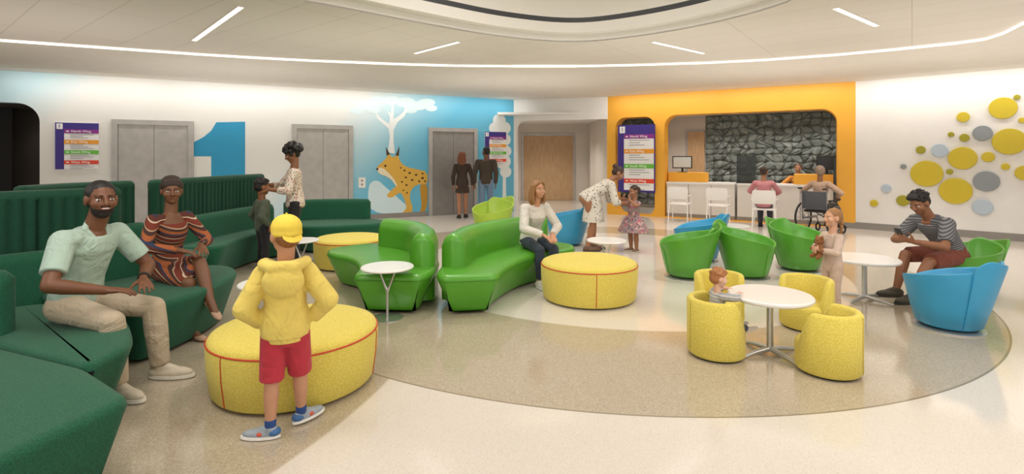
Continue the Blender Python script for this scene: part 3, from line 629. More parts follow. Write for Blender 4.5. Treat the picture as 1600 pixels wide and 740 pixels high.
# ---------------------------------------------------------------- tub chairs
M_tg=mat('#539b2c',.36,var=.05,sc=4,bump=.06,bsc=60,coat=.18); M_tb=mat('#3499c6',.4,var=.05,sc=4,bump=.06,bsc=60,coat=.12); M_tl=mat('#aac845',.4,var=.04,sc=4)
def tub_chair(x,y,rz,m,label,k=1.0,flip=1):
    """two wrapped petals, each high where it starts at the back and sweeping low to the front; the outer overlaps the inner"""
    t=thing('tub_chair',label,'chair',M=place(x,y,rz),group='folded tub chairs')
    for a0,a1,o0,o1,hb in ((228,462,.016,.0,.69),(318,60,-.03,.018,.66)):
        s=S(); N=70; rr=[]
        for i in range(N+1):
            f=i/N; a=a0+(a1-a0)*f; a=math.radians(a if flip>0 else 180-a); back=.5-.5*math.sin(a)
            zt=.385+(hb-.385)*(1-f)**1.05-.1*max(0,1-f/.09)**2-.05*max(0,(f-.93)/.07)**2; off=o0+(o1-o0)*min(1,f*1.6)
            ro=lambda z:.228+.125*(z/.62)+off*min(1,.3+z)
            sh=-.035*back
            pr=[(ro(0)-.03,.03),(ro(.02),.05)]+[(ro(z),z) for z in (zt*.4,zt*.7,zt-.02)]+[(ro(zt)-.005,zt-.004),(ro(zt)-.015,zt),(ro(zt)-.025,zt-.005),(ro(zt)-.03,zt-.02),(ro(zt*.8)-.042,min(.34,zt*.86)),(ro(zt*.6)-.09,.3)]
            rr.append([V((math.cos(a)*q*k,(math.sin(a)*q+sh*(z/.6))*k,z*k)) for q,z in pr])
        s.rings(rr); s.done('shell_petal',m,t,sharp=60)
    S().lathe([(0,.05),(.19*k,.05),(.23*k,.28*k),(.25*k,.315*k),(.23*k,.345*k),(.15*k,.355*k),(0,.352*k)],48).done('seat',m,t,sharp=60)
    S().lathe([(0,0),(.26*k,0),(.26*k,.012),(.1*k,.03),(0,.03)],40).done('base_plate',M_chrome,t)
    S().lathe([(0,.02),(.09,.02),(.09,.06),(0,.06)],24).done('swivel',M_metal2,t)
tub_chair(3.97,4.66,25,M_tb,'bright blue tub chair at the right, back turned to the camera',1.02,1)
tub_chair(2.26,6.62,70,M_tg,'bright green tub chair, leftmost of the green trio',1.06,-1)
tub_chair(3.05,6.65,-125,M_tg,'bright green tub chair facing right, middle of the green trio',1.06,1)
tub_chair(3.95,7.05,-150,M_tg,'bright green tub chair, rightmost of the green trio',1.06,-1)
tub_chair(2.8,7.7,70,M_tb,'bright blue tub chair half hidden behind the leftmost green tub chair',1.1,1)
tub_chair(.97,9.05,75,M_tb,'bright blue tub chair beside the bending woman in the dotted dress',1.12,-1)
tub_chair(-.38,9.7,150,M_tl,'lime green tub chair behind the curved sofas, near the standing couple',1.2,1)
tub_chair(5.02,5.72,85,M_tg,'bright green tub chair under the man with a phone',1.0,1)
# ---------------------------------------------------------------- white visitor chairs
def visitor_chair(M0,label,proto=None):
    if proto:
        t=copy_tree(proto,None,M0); t['label']=label; return t
    t=thing('visitor_chair',label,'chair',M=M0,group='white visitor chairs at reception')
    S().box((0,.02,.44),(.46,.44,.03),bev=.012).done('seat',M_plastic,t)
    s=S(); rr=[]
    for z,w,y in ((.56,.2,-.2),(.6,.225,-.215),(.72,.23,-.235),(.82,.22,-.25),(.85,.19,-.255)):
        rr.append([V((-w,y-.01+.0,z)),V((0,y-.04,z)),V((w,y-.01,z)),V((w,y+.01,z)),V((0,y-.02,z)),V((-w,y+.01,z))])
    s.rings(rr); s.done('backrest',M_plastic,t)
    for sx in (-1,1):
        S().chain([V((sx*.22,.22,0)),V((sx*.21,.2,.43))],[.012,.014]).done('leg',M_plastic,t)
        S().chain([V((sx*.22,-.24,0)),V((sx*.21,-.18,.44)),V((sx*.205,-.225,.62))],[.012,.014,.012]).done('leg',M_plastic,t)
        S().chain([V((sx*.23,-.2,.64)),V((sx*.25,.05,.65)),V((sx*.24,.16,.62)),V((sx*.22,.2,.44))],.011).done('armrest',M_plastic,t)
    return t
vc=visitor_chair(place(4.0,12.2,-30),'white plastic armchair at the reception counter, leftmost of three')
visitor_chair(place(4.75,11.8,-30),'empty white plastic armchair, middle of the three at the reception counter',vc)
visitor_chair(place(5.4,10.95,-30),'white plastic armchair under the woman in pink at reception',vc)
# ---------------------------------------------------------------- wheelchair
WCX,WCY,WCR=6.22,10.35,-58
t=thing('wheelchair','grey and black wheelchair parked at the reception counter','wheelchair',M=place(WCX,WCY,WCR)); M_fr=mat('#8a8b8d',.35,.6)
for sx in (-1,1):
    MM=Matrix.Translation((sx*.3,-.05,.315))@Matrix.Rotation(math.pi/2,4,'Y')
    w=S().torus(.295,.02,MM,40).done('wheel',M_black,t)
    s=S()
    for k in range(12):
        a=2*math.pi*k/12; s.limb((sx*.3,-.05,.315),.004,(sx*.3,-.05+.29*math.cos(a),.315+.29*math.sin(a)),.004,False,False,6)
    s.ball((sx*.3,-.05,.315),.03); o=s.done('spokes',M_fr,w)
    S().torus(.26,.009,Matrix.Translation((sx*.035,0,0))@MM,40).done('hand_rim',M_fr,w)
    S().torus(.075,.018,Matrix.Translation((sx*.25,.42,.093))@Matrix.Rotation(math.pi/2,4,'Y'),24).done('caster',M_black,t)
    S().chain([V((sx*.24,-.3,.92)),V((sx*.24,-.22,.92)),V((sx*.24,-.2,.45)),V((sx*.24,-.2,.3)),V((sx*.24,.36,.3)),V((sx*.24,.4,.2)),V((sx*.24,.5,.12))],.012).done('side_frame',M_fr,t)
    S().limb((sx*.24,-.34,.92),.018,(sx*.24,-.24,.92),.018).done('grip',M_black,t)
    S().box((sx*.25,.05,.68),(.05,.36,.03),bev=.01).limb((sx*.25,.15,.46),.01,(sx*.25,.15,.67),.01).done('armrest',M_black,t)
    S().box((sx*.14,.55,.11),(.18,.16,.015)).done('footrest',M_black,t,smooth=False)
S().box((0,.06,.46),(.46,.46,.05),bev=.015).done('seat',M_black,t)
S().box((0,-.21,.68),(.46,.03,.36),bev=.01).done('backrest',mat('#4c4e54',.7),t)
S().limb((-.24,-.18,.32),.01,(.24,.2,.44),.01).limb((.24,-.18,.32),.01,(-.24,.2,.44),.01).done('cross_brace',M_fr,t)
# ---------------------------------------------------------------- people
def basis(d,xh=(1,0,0)):
    z=V(d).normalized(); x=V(xh); x=(x-z*x.dot(z)).normalized(); return x,z.cross(x),z
def ik(a,b,l1,l2,pole):
    d=b-a; D=max(min(d.length,(l1+l2)*.998),abs(l1-l2)+.01); n=d.normalized()
    x=(l1*l1-l2*l2+D*D)/(2*D); h=math.sqrt(max(0,l1*l1-x*x)); p=V(pole); p=p-n*p.dot(n); p=p.normalized() if p.length>1e-5 else V((0,1,0))
    return a+n*x+p*h,a+n*D
def hand(s,w,d,n,side,L,curl,k=1):
    d=V(d).normalized(); n=V(n); n=(n-d*n.dot(d)).normalized(); tx=d.cross(n)*side; M3=Matrix((tx,d,n)).transposed()
    s.ball(w+d*.24*L,(.2*L,.29*L,.1*L),M3); s.limb(w-d*.1*L,.13*L,w+d*.2*L,.12*L)
    fr=.047*L*k
    for o,l in zip((.165,.055,-.055,-.155),(.44,.5,.47,.37)):
        p=w+d*.43*L+tx*o*L; dd=(d+tx*o*.9).normalized(); s.limb(w+d*.2*L+tx*o*.7*L,fr*1.25,p,fr*1.1)
        for q,(f,c) in enumerate(((.45,.6),(.3,1.5),(.25,2.2))):
            a=curl*c; v=dd*math.cos(a)+n*math.sin(a); e=p+v*l*f*L; s.limb(p,fr*(1.08-.08*q),e,fr*(1-.1*q)); p=e
    p=w+d*.1*L+tx*.1*L; v=(d*.65+tx*.75+n*.2).normalized()
    for f,r in ((.26,1.5),(.19,1.15),(.15,1.0)):
        e=p+v*f*L; s.limb(p,fr*r*1.1,e,fr*r); p=e; v=(v+d*.35+n*curl*.4).normalized()
def person(label,H=1.7,loc=(0,0),rz=0,fem=False,kid=0,pel=None,d0=(0,0,1),d1=(0,0,1),tw=0,face=(0,1,0),arms=None,legs=None,skin='#b5805c',hair=('short','#2a1c14'),top=None,bottom=None,skirt=None,shoes=None,vox=.007,socks=None,beard=None,smile=False,hood=False,cap=None,lips='#9c5547',uphint=None,slim=1.0,watch=None):
    t=thing('person',label,'person',M=place(loc[0],loc[1],rz,loc[2] if len(loc)>2 else 0))
    hipz,thl,shl,TT,hk,ua,fa,hl=[(.52,.245,.235,.3,.134,.172,.152,.104),(.47,.22,.21,.3,.175,.162,.14,.098),(.4,.19,.17,.33,.22,.15,.13,.09)][kid]
    g=[1,1.1,1.25][kid]*slim; T=TT*H; m_sk=mat(skin,.5,var=.05,sc=12,name='skin')
    pel=V(pel) if pel is not None else V((0,0,hipz*H))
    R0,F0,U0=basis(d0); R1,F1,U1=basis(d1,(math.cos(math.radians(tw)),math.sin(math.radians(tw)),0))
    def sp(q): return pel+T*(q*(1-q/2)*U0+q*q/2*U1)
    def fr(q):
        k=max(0,min(1,q)); u=(U0*(1-k)+U1*k).normalized(); r=(R0*(1-k)+R1*k); return basis(u,r)
    if kid: prof=[(-.2,.05,.045),(-.06,.08,.062),(.12,.082,.062),(.35,.078,.058),(.6,.08,.058),(.8,.084,.056),(.93,.07,.045),(1.0,.038,.034)]
    elif fem: prof=[(-.2,.055,.05),(-.06,.093,.07),(.1,.09,.066),(.38,.066,.05),(.6,.078,.062),(.72,.082,.066),(.84,.083,.054),(.93,.07,.043),(1.0,.036,.032)]
    else: prof=[(-.2,.055,.05),(-.06,.088,.066),(.12,.088,.066),(.35,.082,.06),(.6,.092,.064),(.8,.1,.066),(.92,.086,.052),(1.0,.042,.038)]
    def torso(s,t0,t1,e):
        secs=[]; P2=[p for p in prof if t0<p[0]<t1]
        def itp(q):
            for a,b in zip(prof,prof[1:]):
                if a[0]<=q<=b[0]:
                    k=(q-a[0])/(b[0]-a[0]); return (q,a[1]+(b[1]-a[1])*k,a[2]+(b[2]-a[2])*k)
            return prof[0] if q<prof[0][0] else prof[-1]
        for q,rx,ry in [itp(t0)]+P2+[itp(t1)]:
            r,f,u=fr(q); fo=(.012*H if fem and .55<q<.78 else 0); secs.append((sp(q)+f*fo,r,f,rx*H*g+e,ry*H*g+e))
        s.loft(secs)
    nb=sp(1.0); shw={True:.098,False:.112}[fem or bool(kid)]*H*(.5+.5*slim)
    J={}
    for sd in (-1,1):
        hip=pel+R0*sd*.052*H*g
        an,pole,toe=(legs or {}).get(sd,((sd*.06*H,0,.04*H),(sd*.1,1,0),(sd*.2,1,0))); kn,an=ik(hip,V(an),thl*H,shl*H,pole)
        sh=nb-U1*.034*H+R1*sd*shw
        wr,pole,fd,pn,cu=(arms or {}).get(sd,((sd*.135*H,.03*H,.49*H),(sd*.3,-1,0),(0,.15,-1),(-sd,.2,0),.35)); el,wr=ik(sh,V(wr),ua*H,fa*H,pole)
        J[sd]=dict(hip=hip,kn=kn,an=an,toe=V(toe).normalized(),sh=sh,el=el,wr=wr,fd=fd,pn=pn,cu=cu)
    ak=.86 if fem else 1
    rs,re,rw=[x*H*g*ak for x in (.034,.0265,.017)]; rt,rk,rc,ra=[x*H*g for x in (.05,.034,.035,.021)]
    hh=hk*H; nd_=(U1*.5+V((0,0,1))*.5).normalized() if U1.z>.3 else U1
    hc=nb+nd_*((1-hipz-TT-hk/2)*H)
    fy=V(face).normalized(); uh=V(uphint) if uphint else V((0,0,1)); hx=fy.cross(uh).normalized(); hz=hx.cross(fy); HM=Matrix((hx,fy,hz)).transposed()
    hp=lambda x,y,z: hc+HM@V((x,y,z))*hh
    b=S(); torso(b,-.2,1.0,-.004*H)
    b.limb(nb-U1*.05*H,.036*H*g,hp(0,-.06,-.3),.031*H*(1.1 if not fem else .95)*(1.15 if kid else 1))
    for sd in (-1,1): b.limb(J[sd]['sh'],rs*.9,nb-U1*.042*H,.026*H*g)
    b.limb(J[-1]['sh'],rs*.85,J[1]['sh'],rs*.85)
    hb=lambda s,c,r: s.ball(hp(*c),tuple(q*hh for q in ((r,r,r) if isinstance(r,(int,float)) else r)),HM)
    hb(b,(0,-.05,.1),(.335,.42,.4)); hb(b,(0,.1,-.16),(.265,.3,.335)); hb(b,(0,.25,-.37),(.13,.11,.1))
    b.limb(hp(-.17,.33,.115),.05*hh,hp(.17,.33,.115),.05*hh)
    b.limb(hp(0,.36,.09),.04*hh,hp(0,.455,-.1),.06*hh); hb(b,(-.055,.41,-.12),.045); hb(b,(.055,.41,-.12),.045)
    for q in (-1,1): hb(b,(q*.17,.23,-.1),.14); hb(b,(q*.345,-.03,-.02),(.045,.1,.15))
    for sd in (-1,1):
        j=J[sd]; b.limb(j['sh'],rs*.94,j['el'],re).limb(j['el'],re,j['el'].lerp(j['wr'],.25),re*1.02).limb(j['el'].lerp(j['wr'],.25),re*1.02,j['wr'],rw)
        hand(b,j['wr'],j['fd'],j['pn'],sd,hl*H,j['cu'],1 if vox<.008 else 1.2)
        b.limb(j['hip'],rt,j['kn'],rk).limb(j['kn'],rk,j['kn'].lerp(j['an'],.3),rc).limb(j['kn'].lerp(j['an'],.3),rc,j['an'],ra)
        ft=j['toe']; side=ft.cross(V((0,0,1))).normalized(); up=side.cross(ft); j['FM']=Matrix((side,ft,up)).transposed(); j['up']=up
        dn=.02*H
        b.limb(j['an'],ra*1.05,j['an']-up*dn+ft*.06*H,.018*H).limb(j['an']-up*dn+ft*.06*H,.018*H,j['an']-up*(dn+.003*H)+ft*.1*H,.013*H).ball(j['an']-up*.018*H-ft*.018*H,.02*H)
    b.done('body',m_sk,t,vox=vox,sm=3)
    # ---- face parts
    for q in (-1,1):
        e=S(); hb(e,(q*.15,.322,.012),(.055,.05,.035)); e=e.done('eye',mat('#ddd5cc',.3,var=0),t)
        i=S(); hb(i,(q*.15,.35,.012),(.028,.026,.03)); i.done('iris',mat('#24160f',.3,var=0),e)
        w=S(); w.limb(hp(q*.07,.382,.125),.016*hh,hp(q*.235,.342,.13),.012*hh); w.done('eyebrow',mat(hair[1],.7),t)
    mo=S(); hb(mo,(0,.362,-.235),(.125 if smile else .085,.055,.05 if smile else .028)); mo=mo.done('mouth',mat(lips,.5,var=.02),t)
    if smile:
        th=S(); hb(th,(0,.383,-.225),(.095,.045,.022)); th.done('teeth',mat('#f4f0ea',.3,var=0),mo)
    if beard:
        s=S(); hb(s,(0,.1,-.235),(.272,.285,.29)); hb(s,(0,.25,-.39),(.15,.12,.1)); s.limb(hp(-.1,.375,-.17),.025*hh,hp(.1,.375,-.17),.025*hh); s.done('beard',mat(beard,.8,var=.1,bump=.5,bsc=300),t,vox=.006,sm=2)
    if watch:
        j=J[watch]; d=(j['el']-j['wr']).normalized(); S().limb(j['wr']+d*.012,rw*1.3,j['wr']+d*.034,rw*1.34,False,False).done('watch',M_black,t)
    # ---- hair
    st,hcx=hair; mh=mat(hcx,.55,var=.2,sc=60,bump=.4,bsc=160); s=S()
    hb(s,(0,-.1,.165),(.362,.425,.385)); hb(s,(0,-.2,.0),(.33,.32,.32))
    if st=='curly':
        rn=random.Random(3)
        for k in range(75):
            u=rn.uniform(-.3,1); a=rn.uniform(0,6.28); c=math.sqrt(max(0,1-u*u)); x,y,z=.54*c*math.cos(a),-.16+.54*c*math.sin(a),.2+.5*u
            if y>.2 and z<.28: continue
            hb(s,(x,y,z),rn.uniform(.1,.15))
    if st=='long':
        for x in (-.3,-.2,-.08,.08,.2,.3):
            s.chain([hp(x,-.12,.2),hp(x*1.2,-.2,-.2),hp(x*1.3,-.22+.1*abs(x),-.6),hp(x*1.15,-.2,-.95)],[.13*hh,.14*hh,.13*hh,.06*hh])
        for q in (-1,1): s.chain([hp(q*.12,.28,.42),hp(q*.31,.15,.25),hp(q*.365,.05,-.1),hp(q*.4,.05,-.5),hp(q*.38,.08,-.8)],[.07*hh,.08*hh,.09*hh,.1*hh,.05*hh])
    if st=='bun': hb(s,(0,-.5,.3),.2); s.chain([hp(-.3,.1,.2),hp(0,-.3,.35),hp(.3,.1,.2)],.08*hh)
    if st=='topwrap':
        hb(s,(0,-.18,.36),(.36,.36,.28)); hb(s,(0,-.1,.22),(.39,.44,.33)); hb(s,(0,-.42,.2),(.24,.2,.22))
        for k in range(4): s.chain([hp(-.37,-.05,.1+.05*k),hp(-.26,.22,.25+.06*k),hp(0,.33,.32+.06*k),hp(.26,.22,.25+.06*k),hp(.37,-.05,.1+.05*k)],.045*hh)
    if st=='braid':
        p=[hp(0,-.45,.0),hp(0,-.52,-.3),hp(0,-.52,-.6),hp(.02,-.5,-.95),hp(.02,-.48,-1.3),hp(.02,-.47,-1.6)]
        pts=[p[i].lerp(p[i+1],f) for i in range(5) for f in (0,.33,.66)]
        for k,q in enumerate(pts): s.ball(q+hx*(.04*hh*(-1)**k),.11*hh*(1-.03*k))
    if st=='tail': s.chain([hp(0,-.42,.25),hp(0,-.6,.0),hp(0,-.58,-.4)],[.14*hh,.13*hh,.05*hh])
    if st=='tousled':
        rn=random.Random(5)
        for k in range(34):
            a=rn.uniform(0,6.28); u=rn.uniform(.2,1); c=math.sqrt(1-u*u); hb(s,(.36*c*math.cos(a),-.1+.42*c*math.sin(a),.2+.4*u),.075)
        for x in (-.18,-.06,.07,.19): s.chain([hp(x,.15,.5),hp(x+.03,.3,.42),hp(x+.06,.345,.33)],[.08*hh,.06*hh,.02*hh])
    s.done('head_wrap' if st=='topwrap' else 'hair',mh,t,vox=.007 if vox<.008 else .009,sm=2)
    if cap:
        mc=mat(cap,.85,var=.04,bump=.2); s=S(); hb(s,(0,-.07,.2),(.385,.46,.36)); hb(s,(0,-.09,.06),(.385,.455,.16)); c=s.done('cap',mc,t,vox=.006,sm=4)
        s=S(); s.ball(hp(0,-.47,.0),(.25*hh,.2*hh,.03*hh),HM@Matrix.Rotation(math.radians(42),3,'X')); s.done('brim',mc,c); s=S(); hb(s,(0,-.07,.565),.028); s.done('button',mc,c)
    # ---- clothes
    def sleeves(s,sl,e):
        for sd in (-1,1):
            j=J[sd]; k=min(1,sl); s.limb(j['sh'],rs*1.02+e,j['sh'].lerp(j['el'],k),rs+(re-rs)*k+e*1.25,True,sl>1)
            if sl>1:
                k=sl-1; s.limb(j['el'],re+e*1.25,j['el'].lerp(j['wr'],k),re+(rw-re)*k+e*1.1,True,False)
    def lapskirt(s,e,f=.95):
        ks=[]
        for sd in (-1,1):
            j=J[sd]; k=j['hip'].lerp(j['kn'],f); ks.append(k); s.limb(j['hip'],rt+e,k,rk+e*1.5)
        s.limb(pel,rt+e,(ks[0]+ks[1])/2,rk+e); torso(s,-.2,.3,e)
    if top:
        s=S(); e=top.get('e',.008)*H/1.7*1.1; torso(s,top.get('hem',-.1),top.get('nk',.965),e)
        for sd in (-1,1): s.limb(J[sd]['sh'],rs*.98+e,nb-U1*.034*H+R1*sd*(.022*H if 'nk' in top else 0),.031*H*g*(.75 if 'nk' in top else 1)+e*.6)
        sleeves(s,top.get('sl',.6),e); nm=top.get('n','shirt')
        if top.get('band'):      # gathered waistband of a hooded top
            r,f,u=fr(0); c=sp(top['hem']); s.loft([(c+u*.0,r,f,.085*H*g+e*.6,.066*H*g+e*.6),(c+u*.03*H,r,f,.085*H*g+e*.7,.066*H*g+e*.7)])
            c2=sp(.08); s.loft([(c+u*.025*H,r,f,.088*H*g+e*1.25,.07*H*g+e*1.25),(c2,r,f,.09*H*g+e*1.4,.07*H*g+e*1.4),(sp(.4),r,f,.08*H*g+e*1.2,.06*H*g+e*1.2)])
        if skirt and skirt.get('merge'):
            nm='dress'
            if skirt.get('lap'): lapskirt(s,e,skirt.get('f',.95))
            else:
                c0=sp(.3); zc=skirt['hem']; mid=(J[-1]['kn']+J[1]['kn'])/2; secs=[]
                for q in (0,.25,.5,.75,1):
                    z=c0.z+(zc-c0.z)*q; cx=c0.lerp(V((mid.x,mid.y,zc)),q); base_=.078*H*g; secs.append((V((cx.x,cx.y,z)),V((1,0,0)),V((0,1,0)),base_+(skirt['w']-base_)*q**.7+.004,(base_*.8)+(skirt['w']*.85-base_*.8)*q**.7+.004))
                s.loft(secs)
        if hood:
            for q in (-1,1):
                s.chain([nb+R1*q*.045*H+F1*.075*H-U1*.02*H,nb+R1*q*.085*H+F1*.02*H+U1*.012*H,nb+R1*q*.085*H-F1*.04*H+U1*.02*H,nb+R1*q*.04*H-F1*.1*H+U1*.015*H],.028*H)
            s.limb(nb+R1*.04*H-F1*.1*H+U1*.015*H,.028*H,nb-R1*.04*H-F1*.1*H+U1*.015*H,.028*H)
            s.ball(nb-F1*.088*H-U1*.05*H,(.09*H,.05*H,.075*H),Matrix((R1,F1,U1)).transposed())
        tp=s.done(nm,top['m'],t,vox=.007,sm=3)
        if top.get('collar'):
            s=S(); s.chain([nb+F1*.05*H+R1*.02*H-U1*.03*H,nb+R1*.043*H+U1*.004*H,nb-F1*.038*H+U1*.014*H,nb-R1*.043*H+U1*.004*H,nb+F1*.05*H-R1*.02*H-U1*.03*H],.011*H)
            for q in (-1,1): s.limb(nb+F1*.05*H+R1*q*.02*H-U1*.03*H,.01*H,nb+F1*.055*H+R1*q*.045*H-U1*.045*H,.008*H)
            s.done('collar',top['m'],tp,vox=.006,sm=2)
    if bottom:
        s=S(); e=bottom.get('e',.006)*H/1.7*1.1; torso(s,-.2,bottom.get('rise',.2),e); ll=bottom.get('ll',1.95)
        for sd in (-1,1):
            j=J[sd]; k=min(1,ll); w=bottom.get('w',0); s.limb(j['hip'],rt+e,j['hip'].lerp(j['kn'],k),rt+(rk-rt)*k+e+w,True,ll>1)
            if ll>1:
                k=ll-1; m1=j['kn'].lerp(j['an'],.35*min(1,k*3)); s.limb(j['kn'],rk+e+w,m1,rc+e+w); s.limb(m1,rc+e+w,j['kn'].lerp(j['an'],k),ra+(rc-ra)*.3+e*1.3+w,True,False)
        s.done(bottom.get('n','trousers'),bottom['m'],t,vox=.007,sm=4)
    for sd in (-1,1):
        j=J[sd]; FM=j['FM']; ft=FM.col[1]; up=j['up']; a=j['an']
        if socks: S().limb(a-up*.01*H,ra*1.2,a.lerp(j['kn'],.2),ra*1.3,True,False).done('sock',mat(socks,.8),t,vox=.006,sm=2)
        if shoes:
            s=S(); c=a-up*.012*H+ft*.038*H
            if shoes.get('pump'):
                s.ball(a-up*.02*H+ft*.075*H,(.021*H,.045*H,.014*H),FM); s.ball(a-up*.014*H-ft*.012*H,(.02*H,.022*H,.02*H),FM); s.limb(a-up*.026*H+ft*.05*H,.014*H,a-up*.018*H,.016*H); s.limb(a-up*.02*H-ft*.02*H,.012*H,a-up*.04*H-ft*.024*H,.006*H)
                s.done('shoe',shoes['m'],t,vox=.005,sm=2); continue
            s.ball(c+ft*.005*H-up*.008*H,(.03*H,.084*H,.022*H),FM); s.ball(a-up*.014*H-ft*.012*H,(.027*H,.032*H,.025*H),FM); s.limb(a-up*.006*H,.027*H*g,a+up*.012*H,.026*H*g,True,False); s.limb(a,.024*H,a+ft*.05*H-up*.012*H,.02*H)
            so=s.done('shoe',shoes['m'],t,vox=.006,sm=3)
            s=S(); b0=a-up*.039*H+ft*.043*H; s.loft([(b0,FM.col[0],ft,.03*H,.086*H),(b0+up*.004*H,FM.col[0],ft,.033*H,.09*H),(b0+up*.014*H,FM.col[0],ft,.0315*H,.087*H)],24); s.done('sole',mat(shoes.get('sole','#e9e4dc'),.6),so)
            if shoes.get('accent'):
                s=S(); s.ball(c-up*.004*H+ft*.0*H,(.0312*H,.03*H,.016*H),FM); s.done('accent',mat(shoes['accent'],.6),so)
                s=S(); s.ball(a-up*.012*H-ft*.016*H,(.0285*H,.031*H,.02*H),FM); s.done('heel_patch',mat('#3f6b9e',.6),so)
                s=S()
                for q in range(4): p=a+ft*(.03+.012*q)*H-up*(.0015+.0035*q)*H; s.limb(p-FM.col[0]*.014*H,.0035*H,p+FM.col[0]*.014*H,.0035*H)
                s.done('laces',mat('#ece6dd',.7),so)
    return t,J,hp
R=math.radians
person('boy from behind in a yellow hoodie, yellow cap and red shorts, hands on hips',1.22,(-1.27,2.87),18,kid=1,face=(-.45,.89,0),skin='#c28f70',hair=('short','#8a5a35'),cap='#e8cc4c',hood=True,slim=.86,
 top=dict(m=cloth('#e3cb66',.05,.9),sl=1.95,hem=-.13,e=.026,n='hoodie',band=True),bottom=dict(m=cloth('#b8303f',.06,.8),ll=.98,e=.016,w=.014,n='shorts',rise=-.02),socks='#2b4a85',shoes=dict(m=mat('#98a2ab',.6),sole='#f0ece6',accent='#c9563c'),vox=.005,
 arms={-1:((-.13,.05,.62),(-1,-1.1,-.1),(.6,.75,-.25),(1,-.4,0),.4),1:((.14,.04,.63),(1,-.7,.05),(-.6,.75,-.25),(-1,-.4,0),.4)},
 legs={-1:((-.075,-.02,.048),(-.2,1,0),(-.95,.25,0)),1:((.075,.1,.048),(.2,1,0),(.75,.65,0))})
person('smiling bearded man in sage polo and beige trousers seated on the dark green sofa',1.8,(-2.97,3.48),-97,pel=(0,0,.555),d0=(0,.12,1),d1=(0,.5,1),face=(.5,.87,.0),skin='#6f452c',hair=('short','#15100d'),beard='#1d1410',smile=True,lips='#7b3f36',slim=.94,watch=-1,
 top=dict(m=cloth('#a6bbae',.05,.8),sl=.74,hem=-.1,e=.014,collar=True,n='polo_shirt'),bottom=dict(m=cloth('#b9a890',.05,.8),e=.012,ll=1.95),shoes=dict(m=mat('#cfc2ae',.6),sole='#e6dfd3'),vox=.005,
 arms={-1:((-.1,.42,.71),(-1,-.3,-.3),(.6,.75,-.2),(0,-.1,-1),.3),1:((.17,.4,.7),(1,-.5,-.1),(-.6,.8,-.1),(0,-.1,-1),.3)},
 legs={-1:((-.18,.48,.073),(-.25,1,.8),(-.15,1,0)),1:((.13,.45,.073),(.2,1,.8),(.2,1,0))})
M_dress=stripes(['#75301f','#cbb79d','#5a2a20','#2a3550','#a35a30','#432822','#b99c7e'],7,'Z',.6,widths=[0,.26,.32,.5,.6,.8,.95])
person('woman in striped wrap dress and head wrap seated with crossed legs on dark green sofa',1.68,(-3.1,4.62),-108,fem=True,pel=(0,0,.55),d0=(0,.02,1),d1=(0,.1,1),face=(.57,.82,-.04),skin='#724a30',hair=('topwrap','#3d302a'),lips='#7c3a33',slim=.94,
 top=dict(m=M_dress,sl=1.92,hem=-.1,e=.01,nk=.82),skirt=dict(merge=True,lap=True,f=.84),shoes=dict(m=mat('#c09c84',.5),pump=True),vox=.005,
 arms={-1:((-.04,.34,.76),(-1,-.4,-.3),(.5,.85,-.3),(0,0,-1),.35),1:((.15,.32,.75),(1,-.4,-.3),(-.6,.75,-.25),(0,0,-1),.35)},
 legs={-1:((.12,.63,.33),(.05,.6,1),(.25,.85,-.45)),1:((.13,.42,.075),(.1,1,.6),(.1,1,-.12))})
person('standing woman with curly black hair and floral blouse, arms around the boy in green',1.7,(-3.14,7.42),110,fem=True,face=(-.2,.85,-.4),d1=(-.05,.12,1),skin='#8a5a3c',hair=('curly','#15110f'),
 top=dict(m=dots('#d6c8b9',['#b07b70','#6c795a','#9c5a50'],38,.38,'floral_blouse'),sl=1.5,hem=-.12,e=.014,n='blouse'),bottom=dict(m=cloth('#1d1c20')),shoes=dict(m=M_black,sole='#2a2725'),vox=.008,
 arms={-1:((-.24,.33,1.1),(-.6,0,-1),(.2,.9,-.2),(.6,.3,-.6),.3),1:((-.02,.4,1.16),(.6,0,-1),(-.3,.9,-.2),(-.6,.3,-.6),.3)})
person('boy in dark green jacket and black trousers seen from behind, hugged by a woman',1.24,(-3.47,7.12),-45,kid=1,face=(.1,1,-.05),skin='#8a5a3c',hair=('tousled','#1d1410'),
 top=dict(m=cloth('#4a5240'),sl=1.92,hem=-.14,e=.016,n='jacket'),bottom=dict(m=cloth('#1d1d20')),shoes=dict(m=M_black,sole='#3a3735'),vox=.008)
person('woman from behind with long auburn hair and short dark dress holding hands before an elevator',1.68,(-1.26,12.95),5,fem=True,face=(.6,.8,0),skin='#a8765a',hair=('long','#7a4628'),
 top=dict(m=cloth('#3b2d25'),sl=1.9,hem=-.1,e=.012),skirt=dict(merge=True,hem=.64,w=.18),shoes=dict(m=M_black,sole='#2a2725'),vox=.01,
 arms={1:((.26,.03,.82),(.4,-1,0),(.1,.1,-1),(-1,0,0),.5)},legs={-1:((-.07,0,.07),(0,1,0),(-.2,1,0)),1:((.08,.12,.07),(0,1,0),(.2,1,0))})
person('man from behind in dark jacket and blue jeans holding the hand of a woman',1.8,(-.66,13.0),0,face=(-.6,.8,0),skin='#7a4e35',hair=('short','#14100e'),beard='#1a1310',
 top=dict(m=cloth('#453a2f'),sl=1.95,hem=-.14,e=.014,n='jacket'),bottom=dict(m=cloth('#6b829c'),e=.01),shoes=dict(m=mat('#5b4636',.6),sole='#2a2725'),vox=.01,
 arms={-1:((-.29,.03,.88),(-.4,-1,0),(-.1,.1,-1),(1,0,0),.5)},legs={-1:((-.11,0,.072),(-.1,1,0),(-.2,1,0)),1:((.11,.04,.072),(.1,1,0),(.2,1,0))})
